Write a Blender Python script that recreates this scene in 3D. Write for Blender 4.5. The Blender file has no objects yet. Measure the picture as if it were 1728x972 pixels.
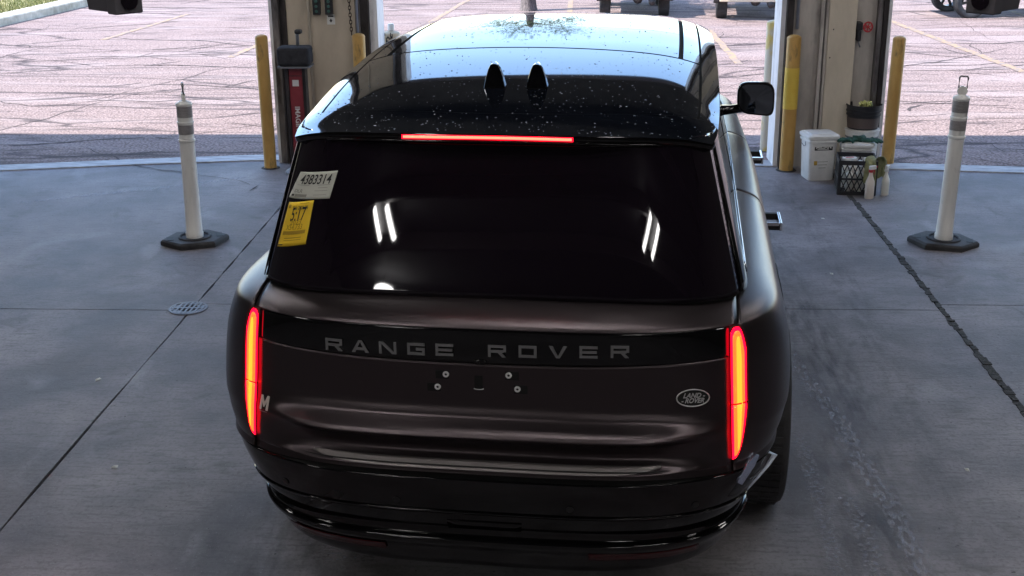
import bpy, bmesh, math, random
import numpy as np
from mathutils import Vector, Matrix
random.seed(7)
#rng = np.random.default_rng(7)
SC = bpy.context.scene
COL = SC.collection

# ------------------------------------------------------------------ camera, sky, sun, exposure
FPX = 2100.0
cam_d = bpy.data.cameras.new('camera')
cam_d.sensor_width = 36.0
cam_d.lens = FPX / 1728 * 36
cam_d.clip_start = 0.05
cam_d.clip_end = 2000
cam = bpy.data.objects.new('camera', cam_d)
COL.objects.link(cam)
TH, ROLL, CH = math.radians(18.874), 0.01, 2.593
cam.matrix_world = (Matrix.Translation((0, 0, CH)) @ Matrix.Rotation(math.pi / 2 - TH, 4, 'X') @ Matrix.Rotation(-ROLL, 4, 'Z'))
SC.camera = cam

world = bpy.data.worlds.new('World')
SC.world = world
world.use_nodes = True
wn = world.node_tree
sky = wn.nodes.new('ShaderNodeTexSky')
sky.sky_type = 'NISHITA'
sky.sun_disc = False
SUN = Vector((-0.66, -0.125, 1.0)).normalized()
sky.sun_elevation = math.asin(SUN.z)
sky.sun_rotation = math.atan2(SUN.x, SUN.y)
sky.air_density = 1.0
sky.dust_density = 0.15
wn.links.new(sky.outputs[0], wn.nodes['Background'].inputs[0])
wn.nodes['Background'].inputs[1].default_value = 0.15
sd = bpy.data.lights.new('sun', 'SUN')
sd.energy = 2.6
sd.angle = math.radians(0.5)
sd.color = (1.0, 0.95, 0.88)
so = bpy.data.objects.new('sun', sd)
COL.objects.link(so)
so.rotation_euler = SUN.to_track_quat('Z', 'Y').to_euler()
SC.view_settings.view_transform = 'Standard'
SC.view_settings.look = 'None'
SC.view_settings.gamma = 1
SC.view_settings.exposure = 2.1

# ------------------------------------------------------------------ helpers
def tag(o, label=None, cat=None, group=None, kind=None):
    if label: o['label'] = label
    if cat: o['category'] = cat
    if group: o['group'] = group
    if kind: o['kind'] = kind
    return o

def empty(name, loc=(0, 0, 0), rz=0.0, label=None, cat=None, group=None, kind=None):
    o = bpy.data.objects.new(name, None)
    o.empty_display_size = 0.1
    COL.objects.link(o)
    o.location = loc
    o.rotation_euler = (0, 0, rz)
    return tag(o, label, cat, group, kind)

def link(name, me, mat, parent=None, smooth=False, kind=None):
    o = bpy.data.objects.new(name, me)
    COL.objects.link(o)
    if mat is not None:
        me.materials.append(mat)
    if parent is not None:
        o.parent = parent
    if smooth:
        me.polygons.foreach_set('use_smooth', [True] * len(me.polygons))
    if kind: o['kind'] = kind
    return o

class MB:
    """collects verts/faces in local space"""
    def __init__(s): s.v = []; s.f = []
    def add(s, vs, fs):
        b = len(s.v); s.v += [tuple(p) for p in vs]; s.f += [tuple(i + b for i in f) for f in fs]; return s
    def box(s, x0, x1, y0, y1, z0, z1, M=None):
        vs = [(x, y, z) for z in (z0, z1) for y in (y0, y1) for x in (x0, x1)]
        if M is not None: vs = [tuple(M @ Vector(p)) for p in vs]
        return s.add(vs, [(0, 2, 3, 1), (4, 5, 7, 6), (0, 1, 5, 4), (2, 6, 7, 3), (0, 4, 6, 2), (1, 3, 7, 5)])
    def lathe(s, prof, n=24, M=None, cap=True, sx=1, sy=1):
        vs = []; fs = []
        for r, z in prof:
            for k in range(n):
                a = 2 * math.pi * k / n
                vs.append((r * math.cos(a) * sx, r * math.sin(a) * sy, z))
        for i in range(len(prof) - 1):
            for k in range(n):
                a, b = i * n + k, i * n + (k + 1) % n
                fs.append((a, b, b + n, a + n))
        if cap:
            fs.append(tuple(reversed(range(n))))
            fs.append(tuple((len(prof) - 1) * n + k for k in range(n)))
        if M is not None: vs = [tuple(M @ Vector(p)) for p in vs]
        return s.add(vs, fs)
    def tube(s, pts, r, n=8, closed=False):
        pts = [Vector(p) for p in pts]; N = len(pts); vs = []; fs = []
        rr = r if hasattr(r, '__len__') else [r] * N
        up = Vector((0, 0, 1))
        for i, p in enumerate(pts):
            t = (pts[(i + 1) % N] - pts[i - 1]) if closed else (pts[min(i + 1, N - 1)] - pts[max(i - 1, 0)])
            t.normalize()
            a = t.cross(up)
            if a.length < 1e-3: a = t.cross(Vector((0, 1, 0)))
            a.normalize(); b = a.cross(t)
            for k in range(n):
                q = 2 * math.pi * k / n
                vs.append(p + (a * math.cos(q) + b * math.sin(q)) * rr[i])
        for i in range(N if closed else N - 1):
            for k in range(n):
                fs.append((i * n + k, i * n + (k + 1) % n, ((i + 1) % N) * n + (k + 1) % n, ((i + 1) % N) * n + k))
        if not closed:
            fs.append(tuple(reversed(range(n)))); fs.append(tuple((N - 1) * n + k for k in range(n)))
        return s.add(vs, fs)
    def prism(s, poly, d0, d1, M=None):
        """poly in xz-plane, extruded along y"""
        n = len(poly)
        vs = [(x, d0, z) for x, z in poly] + [(x, d1, z) for x, z in poly]
        fs = [tuple(range(n)), tuple(reversed(range(n, 2 * n)))] + [(k, n + k, n + (k + 1) % n, (k + 1) % n) for k in range(n)]
        if M is not None: vs = [tuple(M @ Vector(p)) for p in vs]
        return s.add(vs, fs)
    def mesh(s, name):
        me = bpy.data.meshes.new(name)
        me.from_pydata(s.v, [], s.f); me.validate()
        bm = bmesh.new(); bm.from_mesh(me); bmesh.ops.recalc_face_normals(bm, faces=bm.faces); bm.to_mesh(me); bm.free()
        return me
    def build(s, name, mat, parent=None, smooth=False, bevel=0, kind=None, autosmooth=False):
        o = link(name, s.mesh(name), mat, parent, smooth or autosmooth, kind)
        if autosmooth:
            bm = bmesh.new(); bm.from_mesh(o.data)
            for e in bm.edges:
                if len(e.link_faces) == 2 and e.calc_face_angle(0) > math.radians(38): e.smooth = False
            bm.to_mesh(o.data); bm.free()
        if bevel:
            m = o.modifiers.new('bevel', 'BEVEL'); m.width = bevel; m.segments = 2; m.limit_method = 'ANGLE'
        return o

def grid_mesh(name, P, mat, parent=None, thick=0.0, smooth=True, flip=False):
    P = np.asarray(P); a, b = P.shape[:2]
    me = bpy.data.meshes.new(name)
    fs = []
    for i in range(a - 1):
        for j in range(b - 1):
            q = (i * b + j, i * b + j + 1, (i + 1) * b + j + 1, (i + 1) * b + j)
            fs.append(q[::-1] if flip else q)
    me.from_pydata([tuple(p) for p in P.reshape(-1, 3)], [], fs)
    o = link(name, me, mat, parent, smooth)
    if thick:
        m = o.modifiers.new('solid', 'SOLIDIFY'); m.thickness = thick; m.offset = -1
    return o

# ------------------------------------------------------------------ materials
def mat(name, col, rough=0.5, metal=0.0, spec=0.5, coat=0.0, emit=None, es=0.0, alpha=None):
    m = bpy.data.materials.new(name); m.use_nodes = True
    b = m.node_tree.nodes['Principled BSDF']
    b.inputs['Base Color'].default_value = (*col, 1)
    b.inputs['Roughness'].default_value = rough
    b.inputs['Metallic'].default_value = metal
    b.inputs['Specular IOR Level'].default_value = spec
    b.inputs['Coat Weight'].default_value = coat
    b.inputs['Coat Roughness'].default_value = 0.03
    if emit:
        b.inputs['Emission Color'].default_value = (*emit, 1)
        b.inputs['Emission Strength'].default_value = es
    return m

def noisy(m, c1, c2, scale=4, stretch=(1, 1, 1), detail=8, lo=0.35, hi=0.65, bump=0.0, bscale=60, rough=None, rot=0, dist=0.0, bdist=0.01):
    nt = m.node_tree; N = nt.nodes; L = nt.links; b = N['Principled BSDF']
    tc = N.new('ShaderNodeTexCoord'); mp = N.new('ShaderNodeMapping')
    mp.inputs['Scale'].default_value = stretch; mp.inputs['Rotation'].default_value = (0, 0, rot)
    L.new(tc.outputs['Object'], mp.inputs[0])
    n = N.new('ShaderNodeTexNoise'); n.inputs['Scale'].default_value = scale; n.inputs['Detail'].default_value = detail
    n.inputs['Roughness'].default_value = 0.65; n.inputs['Distortion'].default_value = dist
    L.new(mp.outputs[0], n.inputs['Vector'])
    r = N.new('ShaderNodeValToRGB')
    r.color_ramp.elements[0].position = lo; r.color_ramp.elements[0].color = (*c1, 1)
    r.color_ramp.elements[1].position = hi; r.color_ramp.elements[1].color = (*c2, 1)
    L.new(n.outputs[0], r.inputs[0]); L.new(r.outputs[0], b.inputs['Base Color'])
    if rough:
        rr = N.new('ShaderNodeMapRange'); rr.inputs[3].default_value = rough[0]; rr.inputs[4].default_value = rough[1]
        L.new(n.outputs[0], rr.inputs[0]); L.new(rr.outputs[0], b.inputs['Roughness'])
    if bump:
        n2 = N.new('ShaderNodeTexNoise'); n2.inputs['Scale'].default_value = bscale; n2.inputs['Detail'].default_value = 6
        L.new(tc.outputs['Object'], n2.inputs['Vector'])
        bp = N.new('ShaderNodeBump'); bp.inputs['Strength'].default_value = bump; bp.inputs['Distance'].default_value = bdist
        L.new(n2.outputs[0], bp.inputs['Height']); L.new(bp.outputs[0], b.inputs['Normal'])
    return m, r, n, mp

def mix_over(m, fac_out, col, base_socket=None):
    """mix a colour over whatever feeds Base Color"""
    nt = m.node_tree; b = nt.nodes['Principled BSDF']
    cur = b.inputs['Base Color'].links[0].from_socket if b.inputs['Base Color'].links else None
    mx = nt.nodes.new('ShaderNodeMix'); mx.data_type = 'RGBA'
    nt.links.new(fac_out, mx.inputs[0])
    if cur: nt.links.new(cur, mx.inputs[6])
    else: mx.inputs[6].default_value = b.inputs['Base Color'].default_value
    mx.inputs[7].default_value = (*col, 1)
    nt.links.new(mx.outputs[2], b.inputs['Base Color'])

def ramp_noise(m, scale, stretch, lo, hi, detail=6, rot=0, dist=0, inv=False, kind='noise', amp=1.0):
    nt = m.node_tree; N = nt.nodes; L = nt.links
    tc = N.new('ShaderNodeTexCoord'); mp = N.new('ShaderNodeMapping')
    mp.inputs['Scale'].default_value = stretch; mp.inputs['Rotation'].default_value = (0, 0, rot)
    L.new(tc.outputs['Object'], mp.inputs[0])
    if kind == 'noise':
        n = N.new('ShaderNodeTexNoise'); n.inputs['Scale'].default_value = scale; n.inputs['Detail'].default_value = detail
        n.inputs['Distortion'].default_value = dist
        L.new(mp.outputs[0], n.inputs['Vector']); out = n.outputs[0]
    else:
        # cracks: distance to edge of a warped voronoi
        nn = N.new('ShaderNodeTexNoise'); nn.inputs['Scale'].default_value = scale * 1.7; nn.inputs['Detail'].default_value = 8
        L.new(mp.outputs[0], nn.inputs['Vector'])
        ad = N.new('ShaderNodeMixRGB'); ad.blend_type = 'LINEAR_LIGHT'; ad.inputs[0].default_value = dist
        L.new(mp.outputs[0], ad.inputs[1]); L.new(nn.outputs['Color'], ad.inputs[2])
        n = N.new('ShaderNodeTexVoronoi'); n.feature = 'DISTANCE_TO_EDGE'; n.inputs['Scale'].default_value = scale
        L.new(ad.outputs[0], n.inputs['Vector']); out = n.outputs['Distance']
    mr = N.new('ShaderNodeMapRange'); mr.inputs[1].default_value = lo; mr.inputs[2].default_value = hi
    mr.inputs[3].default_value = amp if inv else 0; mr.inputs[4].default_value = 0 if inv else amp
    L.new(out, mr.inputs[0])
    return mr.outputs[0]

def mul(m, a, b):
    n = m.node_tree.nodes.new('ShaderNodeMath'); n.operation = 'MULTIPLY'
    m.node_tree.links.new(a, n.inputs[0])
    if isinstance(b, (int, float)): n.inputs[1].default_value = b
    else: m.node_tree.links.new(b, n.inputs[1])
    return n.outputs[0]

# concrete floor of the bay
M_CONC = mat('concrete_floor', (0.2, 0.2, 0.21), 0.62, spec=0.35)
noisy(M_CONC, (0.12, 0.110, 0.120), (0.32, 0.300, 0.318), 1.3, (1, 1, 1), 10, 0.34, 0.68, bump=0.45, bscale=55, rough=(0.5, 0.8), bdist=0.006)
mix_over(M_CONC, ramp_noise(M_CONC, 14, (0.5, 3.2, 1), 0.53, 0.63, 8, 0.1, 0.4, amp=0.38), (0.10, 0.098, 0.105))
mix_over(M_CONC, ramp_noise(M_CONC, 1.0, (0.9, 0.6, 1), 0.52, 0.7, 6, 0.5, 0.8, amp=0.6), (0.085, 0.075, 0.075))
mix_over(M_CONC, ramp_noise(M_CONC, 3.2, (1, 1, 1), 0.60, 0.74, 9, 0.2, 1.2, amp=0.55), (0.07, 0.062, 0.06))
mix_over(M_CONC, ramp_noise(M_CONC, 2.1, (1.0, 0.7, 1), 0.60, 0.70, 9, 0.9, 0.6, amp=0.35), (0.42, 0.41, 0.43))
mix_over(M_CONC, ramp_noise(M_CONC, 55, (1, 1, 1), 0.50, 0.66, 4, amp=0.35), (0.08, 0.076, 0.078))
mix_over(M_CONC, ramp_noise(M_CONC, 180, (1, 1, 1), 0.66, 0.72, 2, amp=0.7), (0.42, 0.42, 0.44))
mix_over(M_CONC, ramp_noise(M_CONC, 30, (1, 1, 1), 0.72, 0.75, 2, amp=0.8), (0.03, 0.03, 0.03))
M_JOINT = mat('joint_dark', (0.02, 0.02, 0.022), 0.95)
M_SEAL = mat('joint_sealant', (0.03, 0.028, 0.026), 0.9)
noisy(M_SEAL, (0.012, 0.012, 0.012), (0.07, 0.065, 0.06), 40, bump=1, bscale=90)
M_THRESH = mat('threshold_concrete', (0.4, 0.4, 0.42), 0.7)
noisy(M_THRESH, (0.26, 0.26, 0.28), (0.5, 0.5, 0.52), 5, (1, 4, 1), bump=0.3)

# asphalt of the yard
M_ASPH = mat('asphalt', (0.2, 0.18, 0.18), 0.9, spec=0.2)
noisy(M_ASPH, (0.08, 0.057, 0.053), (0.35, 0.262, 0.250), 40, (1, 1, 1), 10, 0.36, 0.62, bump=0.7, bscale=60, bdist=0.02)
mix_over(M_ASPH, ramp_noise(M_ASPH, 0.8, (0.35, 1.6, 1), 0.52, 0.66, 8, 0.15, 0.7, amp=0.5), (0.34, 0.28, 0.275))
mix_over(M_ASPH, ramp_noise(M_ASPH, 2.2, (0.28, 1.9, 1), 0.56, 0.68, 9, -0.12, 1.4, amp=0.8), (0.06, 0.046, 0.05))
mix_over(M_ASPH, ramp_noise(M_ASPH, 0.42, (0.45, 1.7, 1), 0.0, 0.020, inv=True, kind='crack', dist=0.5, rot=0.12, amp=0.9), (0.045, 0.034, 0.036))
mix_over(M_ASPH, mul(M_ASPH, ramp_noise(M_ASPH, 1.3, (0.4, 1.5, 1), 0.0, 0.03, inv=True, kind='crack', dist=0.35, rot=-0.1),
                     ramp_noise(M_ASPH, 0.22, (1, 1, 1), 0.56, 0.66)), (0.09, 0.07, 0.07))
mix_over(M_ASPH, ramp_noise(M_ASPH, 1.1, (0.35, 3.2, 1), 0.485, 0.5, 9, 0.1, 0.9, amp=0.0), (0.05, 0.04, 0.04))
M_LINE = mat('faded_yellow_paint', (0.6, 0.42, 0.2), 0.8)
noisy(M_LINE, (0.19, 0.15, 0.14), (0.34, 0.22, 0.11), 9, (1, 1, 1), lo=0.42, hi=0.62)
M_GRASS = mat('grass', (0.10, 0.14, 0.03), 0.9)
noisy(M_GRASS, (0.10, 0.13, 0.03), (0.28, 0.24, 0.09), 2)
M_SOIL = mat('verge_soil', (0.2, 0.17, 0.09), 0.95)
noisy(M_SOIL, (0.12, 0.13, 0.05), (0.3, 0.26, 0.12), 1.2)
M_KERB = mat('kerb_concrete', (0.45, 0.42, 0.36), 0.9)
noisy(M_KERB, (0.3, 0.28, 0.22), (0.6, 0.56, 0.48), 3, bump=0.3)

# walls
M_WALL = mat('beige_wall_sheet', (0.5, 0.42, 0.33), 0.65)
noisy(M_WALL, (0.44, 0.375, 0.29), (0.60, 0.52, 0.415), 1.6, (1.5, 1.5, 0.6), 9, bump=0.08, bscale=8, rough=(0.45, 0.75))
mix_over(M_WALL, ramp_noise(M_WALL, 3, (1.2, 1.2, 0.5), 0.6, 0.75, 8, amp=0.55), (0.14, 0.12, 0.10))
M_WALL2 = mat('grey_wall_sheet', (0.42, 0.39, 0.36), 0.6)
noisy(M_WALL2, (0.33, 0.30, 0.275), (0.58, 0.535, 0.49), 2.0, (1.6, 1.6, 0.45), 9, bump=0.1, bscale=9)
mix_over(M_WALL2, ramp_noise(M_WALL2, 2.3, (2, 2, 0.7), 0.57, 0.7, 8, amp=0.75), (0.10, 0.09, 0.09))
M_BOARD = mat('cream_board', (0.52, 0.45, 0.36), 0.6)
noisy(M_BOARD, (0.52, 0.455, 0.36), (0.66, 0.58, 0.47), 3, (1.5, 1.5, 0.5), 8)
M_STEEL = mat('dirty_steel', (0.16, 0.15, 0.15), 0.45, 0.6)
noisy(M_STEEL, (0.07, 0.06, 0.06), (0.30, 0.28, 0.28), 5, (3, 3, 0.6), 8, rough=(0.3, 0.7))
M_DARKST = mat('dark_steel', (0.03, 0.027, 0.03), 0.5, 0.4)
noisy(M_DARKST, (0.015, 0.012, 0.013), (0.07, 0.06, 0.06), 6, (3, 3, 0.6), 8)
M_WHTRIM = mat('white_jamb_paint', (0.75, 0.75, 0.78), 0.5)
noisy(M_WHTRIM, (0.45, 0.44, 0.47), (0.85, 0.85, 0.88), 4, (2, 2, 0.6), 8, lo=0.3, hi=0.5)
M_CONDUIT = mat('grey_conduit', (0.35, 0.38, 0.45), 0.4, 0.5)
M_CREAMP = mat('cream_pipe', (0.6, 0.54, 0.44), 0.5)
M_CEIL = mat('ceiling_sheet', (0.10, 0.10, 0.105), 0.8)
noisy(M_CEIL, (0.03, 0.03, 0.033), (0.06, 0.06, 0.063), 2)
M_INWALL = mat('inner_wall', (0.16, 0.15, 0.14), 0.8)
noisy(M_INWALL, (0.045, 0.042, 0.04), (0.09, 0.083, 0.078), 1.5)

M_YEL = mat('yellow_bollard_paint', (0.62, 0.37, 0.06), 0.5)
noisy(M_YEL, (0.46, 0.255, 0.065), (0.60, 0.36, 0.10), 3, (2, 2, 0.8), 9, bump=0.15, bscale=25, rough=(0.35, 0.65))
mix_over(M_YEL, ramp_noise(M_YEL, 8, (1.5, 1.5, 0.6), 0.60, 0.70, 8, amp=0.85), (0.13, 0.09, 0.04))
M_YELP = mat('patchy_cream_paint', (0.6, 0.5, 0.3), 0.5)
noisy(M_YELP, (0.60, 0.53, 0.42), (0.60, 0.45, 0.14), 1.6, (1.2, 1.2, 1.2), 3, lo=0.5, hi=0.56)
mix_over(M_YELP, ramp_noise(M_YELP, 7, (1.5, 1.5, 0.6), 0.64, 0.74, 8, amp=0.7), (0.2, 0.16, 0.1))
M_YELB = mat('bright_yellow_paint', (0.72, 0.5, 0.06), 0.5)
noisy(M_YELB, (0.66, 0.42, 0.05), (0.74, 0.54, 0.09), 4)
M_CREAM = mat('cream_barrel', (0.55, 0.46, 0.32), 0.6)
noisy(M_CREAM, (0.48, 0.39, 0.26), (0.6, 0.52, 0.38), 4)
M_PWHITE = mat('white_plastic_post', (0.62, 0.60, 0.56), 0.45)
noisy(M_PWHITE, (0.68, 0.665, 0.63), (0.84, 0.82, 0.79), 3, (3, 3, 0.5), 8, rough=(0.35, 0.6))
mix_over(M_PWHITE, ramp_noise(M_PWHITE, 12, (1.5, 1.5, 0.5), 0.62, 0.74, 8, amp=0.5), (0.3, 0.27, 0.23))
M_BAND = mat('grey_reflective_band', (0.24, 0.22, 0.22), 0.35)
noisy(M_BAND, (0.20, 0.185, 0.185), (0.28, 0.26, 0.26), 30, (1, 1, 3), 4)
M_RUB = mat('black_rubber', (0.025, 0.025, 0.027), 0.75)
noisy(M_RUB, (0.016, 0.016, 0.018), (0.055, 0.053, 0.055), 6, bump=0.3, bscale=60)
M_BLK = mat('black_plastic', (0.018, 0.018, 0.022), 0.5)
M_PAD = mat('dark_pad_fabric', (0.04, 0.04, 0.048), 0.85)
noisy(M_PAD, (0.014, 0.014, 0.018), (0.035, 0.035, 0.042), 20, bump=0.3, bscale=80)
M_HOUS = mat('grey_housing', (0.075, 0.07, 0.08), 0.6)
M_RED = mat('dark_red_panel', (0.22, 0.02, 0.03), 0.4)
noisy(M_RED, (0.17, 0.015, 0.022), (0.27, 0.035, 0.045), 3)
M_REDB = mat('red_plastic', (0.5, 0.03, 0.04), 0.4)
M_WHT = mat('white_plastic', (0.68, 0.68, 0.67), 0.4)
noisy(M_WHT, (0.68, 0.68, 0.67), (0.84, 0.84, 0.83), 6, rough=(0.3, 0.5))
M_PAPER = mat('white_paper', (0.7, 0.7, 0.68), 0.8)
M_STICKG = mat('printed_label_paper', (0.50, 0.50, 0.44), 0.7)
M_STICKY = mat('yellow_tag_paper', (0.80, 0.52, 0.02), 0.6)
M_INK = mat('black_ink', (0.012, 0.012, 0.012), 0.7)
M_INKG = mat('grey_ink', (0.22, 0.22, 0.19), 0.7)
M_INKO = mat('ochre_ink', (0.36, 0.22, 0.01), 0.7)
M_GREENL = mat('green_key', (0.05, 0.14, 0.12), 0.5)
M_OLIVE = mat('olive_cloth', (0.22, 0.25, 0.08), 0.9)
noisy(M_OLIVE, (0.20, 0.20, 0.09), (0.36, 0.37, 0.20), 15, bump=0.5, bscale=60)
M_TEAL = mat('dark_green_glove', (0.015, 0.07, 0.05), 0.8)
noisy(M_TEAL, (0.008, 0.04, 0.03), (0.03, 0.11, 0.08), 18, bump=0.5, bscale=60)
M_SPONGE = mat('yellow_green_rags', (0.78, 0.80, 0.32), 0.9)
M_BOTTLE = mat('milky_bottle', (0.78, 0.70, 0.62), 0.35)
M_BOTTLE2 = mat('pale_bottle', (0.80, 0.79, 0.72), 0.35)
M_BROWNB = mat('stained_bucket_band', (0.10, 0.075, 0.07), 0.6)
M_GRATE = mat('worn_grate_metal', (0.21, 0.215, 0.235), 0.55, 0.5)
M_RUSTC = mat('rusty_chain', (0.06, 0.04, 0.035), 0.6, 0.5)

# car
M_SATIN = mat('satin_brown_paint', (0.062, 0.050, 0.053), 0.29, 0.8)
def add_fleck(m, s=0.05, sc=900):
    nt = m.node_tree; b = nt.nodes['Principled BSDF']
    tc = nt.nodes.new('ShaderNodeTexCoord'); n = nt.nodes.new('ShaderNodeTexNoise'); n.inputs['Scale'].default_value = sc
    nt.links.new(tc.outputs['Object'], n.inputs['Vector'])
    bp = nt.nodes.new('ShaderNodeBump'); bp.inputs['Strength'].default_value = s; bp.inputs['Distance'].default_value = 0.001
    nt.links.new(n.outputs[0], bp.inputs['Height']); nt.links.new(bp.outputs[0], b.inputs['Normal'])
add_fleck(M_SATIN, 0.25)
M_GLOSSB = mat('gloss_black', (0.003, 0.003, 0.0035), 0.06, 0.0, 0.45)
M_ROOF = mat('black_roof_glass', (0.004, 0.005, 0.008), 0.03, 0.0, 0.9, coat=0.15)
M_ROOF.node_tree.nodes['Principled BSDF'].inputs['IOR'].default_value = 1.8
M_ROOF.node_tree.nodes['Principled BSDF'].inputs['Specular Tint'].default_value = (0.62, 0.80, 1.0, 1)
M_GLASS = mat('tinted_glass', (0.0075, 0.005, 0.0085), 0.025, 0.0, 0.55)
M_SGLASS = mat('side_glass', (0.01, 0.01, 0.012), 0.02, 0.0, 1.0, coat=0.7)
M_MBLK = mat('matt_black_trim', (0.012, 0.012, 0.013), 0.6)
M_SHELL = mat('under_shell', (0.004, 0.004, 0.004), 0.8)
M_BLADE2 = mat('blade_sky_tint_edge', (0.80, 0.88, 1.0), 0.38, 0.25)  # pale blue imitates outdoor light on the outer blade
M_BLADE = mat('blade_silver_sky_tint', (0.50, 0.58, 0.75), 0.25, 0.9)  # silver with a blue cast painted in for the mirrored sky
M_CHROME = mat('satin_chrome', (0.62, 0.64, 0.68), 0.18, 1.0)
M_GREYL = mat('grey_letter_metal', (0.26, 0.26, 0.26), 0.32, 0.6)
M_BADGE = mat('pale_badge_metal', (0.55, 0.54, 0.54), 0.4, 0.3)
M_GREYLIP = mat('grey_lip_paint', (0.27, 0.245, 0.24), 0.42, 0.5)
M_NUT = mat('pale_nut', (0.75, 0.75, 0.74), 0.4)
M_OVAL = mat('black_oval', (0.01, 0.012, 0.01), 0.3)
M_REFL = mat('red_reflector', (0.05, 0.002, 0.004), 0.2)
M_LAMPR = mat('lamp_red_lens', (0.4, 0.0, 0.01), 0.15, emit=(1.0, 0.001, 0.013), es=1.7)
M_LAMPO = mat('lamp_glowing_core', (0.9, 0.2, 0.05), 0.3, emit=(1.0, 0.0065, 0.0008), es=9.0)
M_LAMPH = mat('lamp_hot_strip', (0.9, 0.2, 0.05), 0.3, emit=(1.0, 0.0155, 0.0009), es=10.0)
M_CHMSL = mat('brake_strip_glow', (0.9, 0.1, 0.05), 0.3, emit=(1.0, 0.022, 0.012), es=5.5)
M_CHMSR = mat('brake_strip_rim', (0.4, 0.0, 0.01), 0.2, emit=(1.0, 0.002, 0.02), es=0.7)
M_TUBE = mat('lit_tube', (0.9, 0.9, 0.9), 0.4, emit=(1.0, 0.97, 0.95), es=19.0)
M_TUBEB = mat('lit_tube_dimmer', (0.9, 0.9, 0.9), 0.4, emit=(1.0, 0.97, 0.95), es=8.0)
M_FIX = mat('fixture_grey', (0.10, 0.10, 0.10), 0.5)
M_DROP = mat('water_bead', (0.16, 0.165, 0.18), 0.08, 0.0, 1.0)  # grey base imitates the light that clear drops catch
M_WHEEL = mat('dark_rim', (0.03, 0.03, 0.032), 0.3, 0.7)

# ------------------------------------------------------------------ building frame: rotated a little against the camera
BR = -0.055
BM = Matrix.Rotation(BR, 4, 'Z')
def B(x, y, z=0.0):
    return BM @ Vector((x, y, z))

# ground and floor
def flat(name, x0, x1, y0, y1, z, m, parent=None, nx=1, ny=1, kind=None, thick=None):
    mb = MB()
    if thick: mb.box(x0, x1, y0, y1, z - thick, z)
    else: mb.add([(x0, y0, z), (x1, y0, z), (x1, y1, z), (x0, y1, z)], [(0, 1, 2, 3)])
    return mb.build(name, m, parent, kind=kind)

ground = flat('ground', -400, 400, -200, 600, -0.06, M_ASPH, kind='structure')
# the yard butts against a gently bowed concrete threshold
TL_ = [(-60, 9.9), (-9.4, 10.15), (-7.0, 10.45), (-5.2, 10.74), (-4.0, 11.0), (-3.0, 11.17), (-2.0, 11.2), (-0.5, 11.17), (0.8, 11.08), (1.8, 10.98), (2.8, 10.90), (3.9, 10.76), (5.2, 10.6), (7.0, 10.35), (9.4, 10.1), (60, 9.8)]
vs, fs = [], []
for x, y in TL_: vs += [(x, y + 0.17, 0.004), (x, 34.0, 0.004), (x, 90.0, 0.004)]
for i in range(len(TL_) - 1):
    for k in range(2): fs.append((3 * i + k, 3 * i + 3 + k, 3 * i + 4 + k, 3 * i + k + 1))
yard = MB().add(vs, fs).build('yard', M_ASPH, kind='structure'); yard.rotation_euler.z = BR
floor = empty('floor', (0, 0, 0), BR, kind='structure')
flat('joint_bed', -9.4, 9.4, -13, 11.33, -0.014, M_JOINT, floor)
XS = [-9.4, -2.375, 2.215, 9.4]
def slab(x0, x1, y0, y1, gx0, gx1, gy0, gy1):
    # slightly wandering joint edges
    n = 60; e = MB()
    def w(k, s): return 0.0035 * math.sin(k * 0.9 + s) + 0.002 * math.sin(k * 2.7 + s * 2)
    top = []
    for k in range(n + 1):
        y = y0 + gy0 + (y1 - gy1 - y0 - gy0) * k / n
        top.append(((x0 + gx0 + w(k, x0)), y, (x1 - gx1 + w(k, x1 + 2)), y))
    vs = []; fs = []
    for a, y, b, _ in top:
        vs += [(a, y, 0), (b, y, 0), (a, y, -0.012), (b, y, -0.012)]
    for k in range(n):
        i = 4 * k
        fs += [(i, i + 1, i + 5, i + 4), (i, i + 4, i + 6, i + 2), (i + 1, i + 3, i + 7, i + 5)]
    fs += [(0, 2, 3, 1), (4 * n, 4 * n + 1, 4 * n + 3, 4 * n + 2)]
    return e.add(vs, fs).build('floor_slab', M_CONC, floor)
YJ = {0: 7.10, 1: 7.22, 2: 7.32}
for i in range(3):
    g0 = 0.006 if i < 2 else 0.016
    g1 = 0.006 if i != 1 else 0.016
    slab(XS[i], XS[i + 1], -13, YJ[i], g0, g1, 0, 0.005)
    slab(XS[i], XS[i + 1], YJ[i], 11.33, g0, g1, 0.005, 0)
# crumbling sealant in the right joint
mb = MB()
y = -8.9
while y < 10.9:
    L_ = random.uniform(0.02, 0.06); w_ = random.uniform(0.012, 0.026); ox = random.uniform(-0.006, 0.006)
    mb.box(2.215 - w_ + ox, 2.215 + w_ + ox, y, y + L_, -0.01, random.uniform(0.001, 0.006)); y += L_ * random.uniform(0.9, 1.25)
mb.build('joint_sealant', M_SEAL, floor, kind='stuff')
vs, fs = [], []
for x, y in TL_[1:-1]: vs += [(x, y - 0.03, -0.01), (x, y - 0.026, 0.010), (x, y + 0.19, 0.012), (x, y + 0.20, -0.01)]
for i in range(len(TL_) - 3):
    for k in range(3): fs.append((4 * i + k, 4 * i + 4 + k, 4 * i + 5 + k, 4 * i + k + 1))
th = MB().add(vs, fs).build('threshold', M_THRESH, kind='structure')
th.rotation_euler.z = BR

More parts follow.
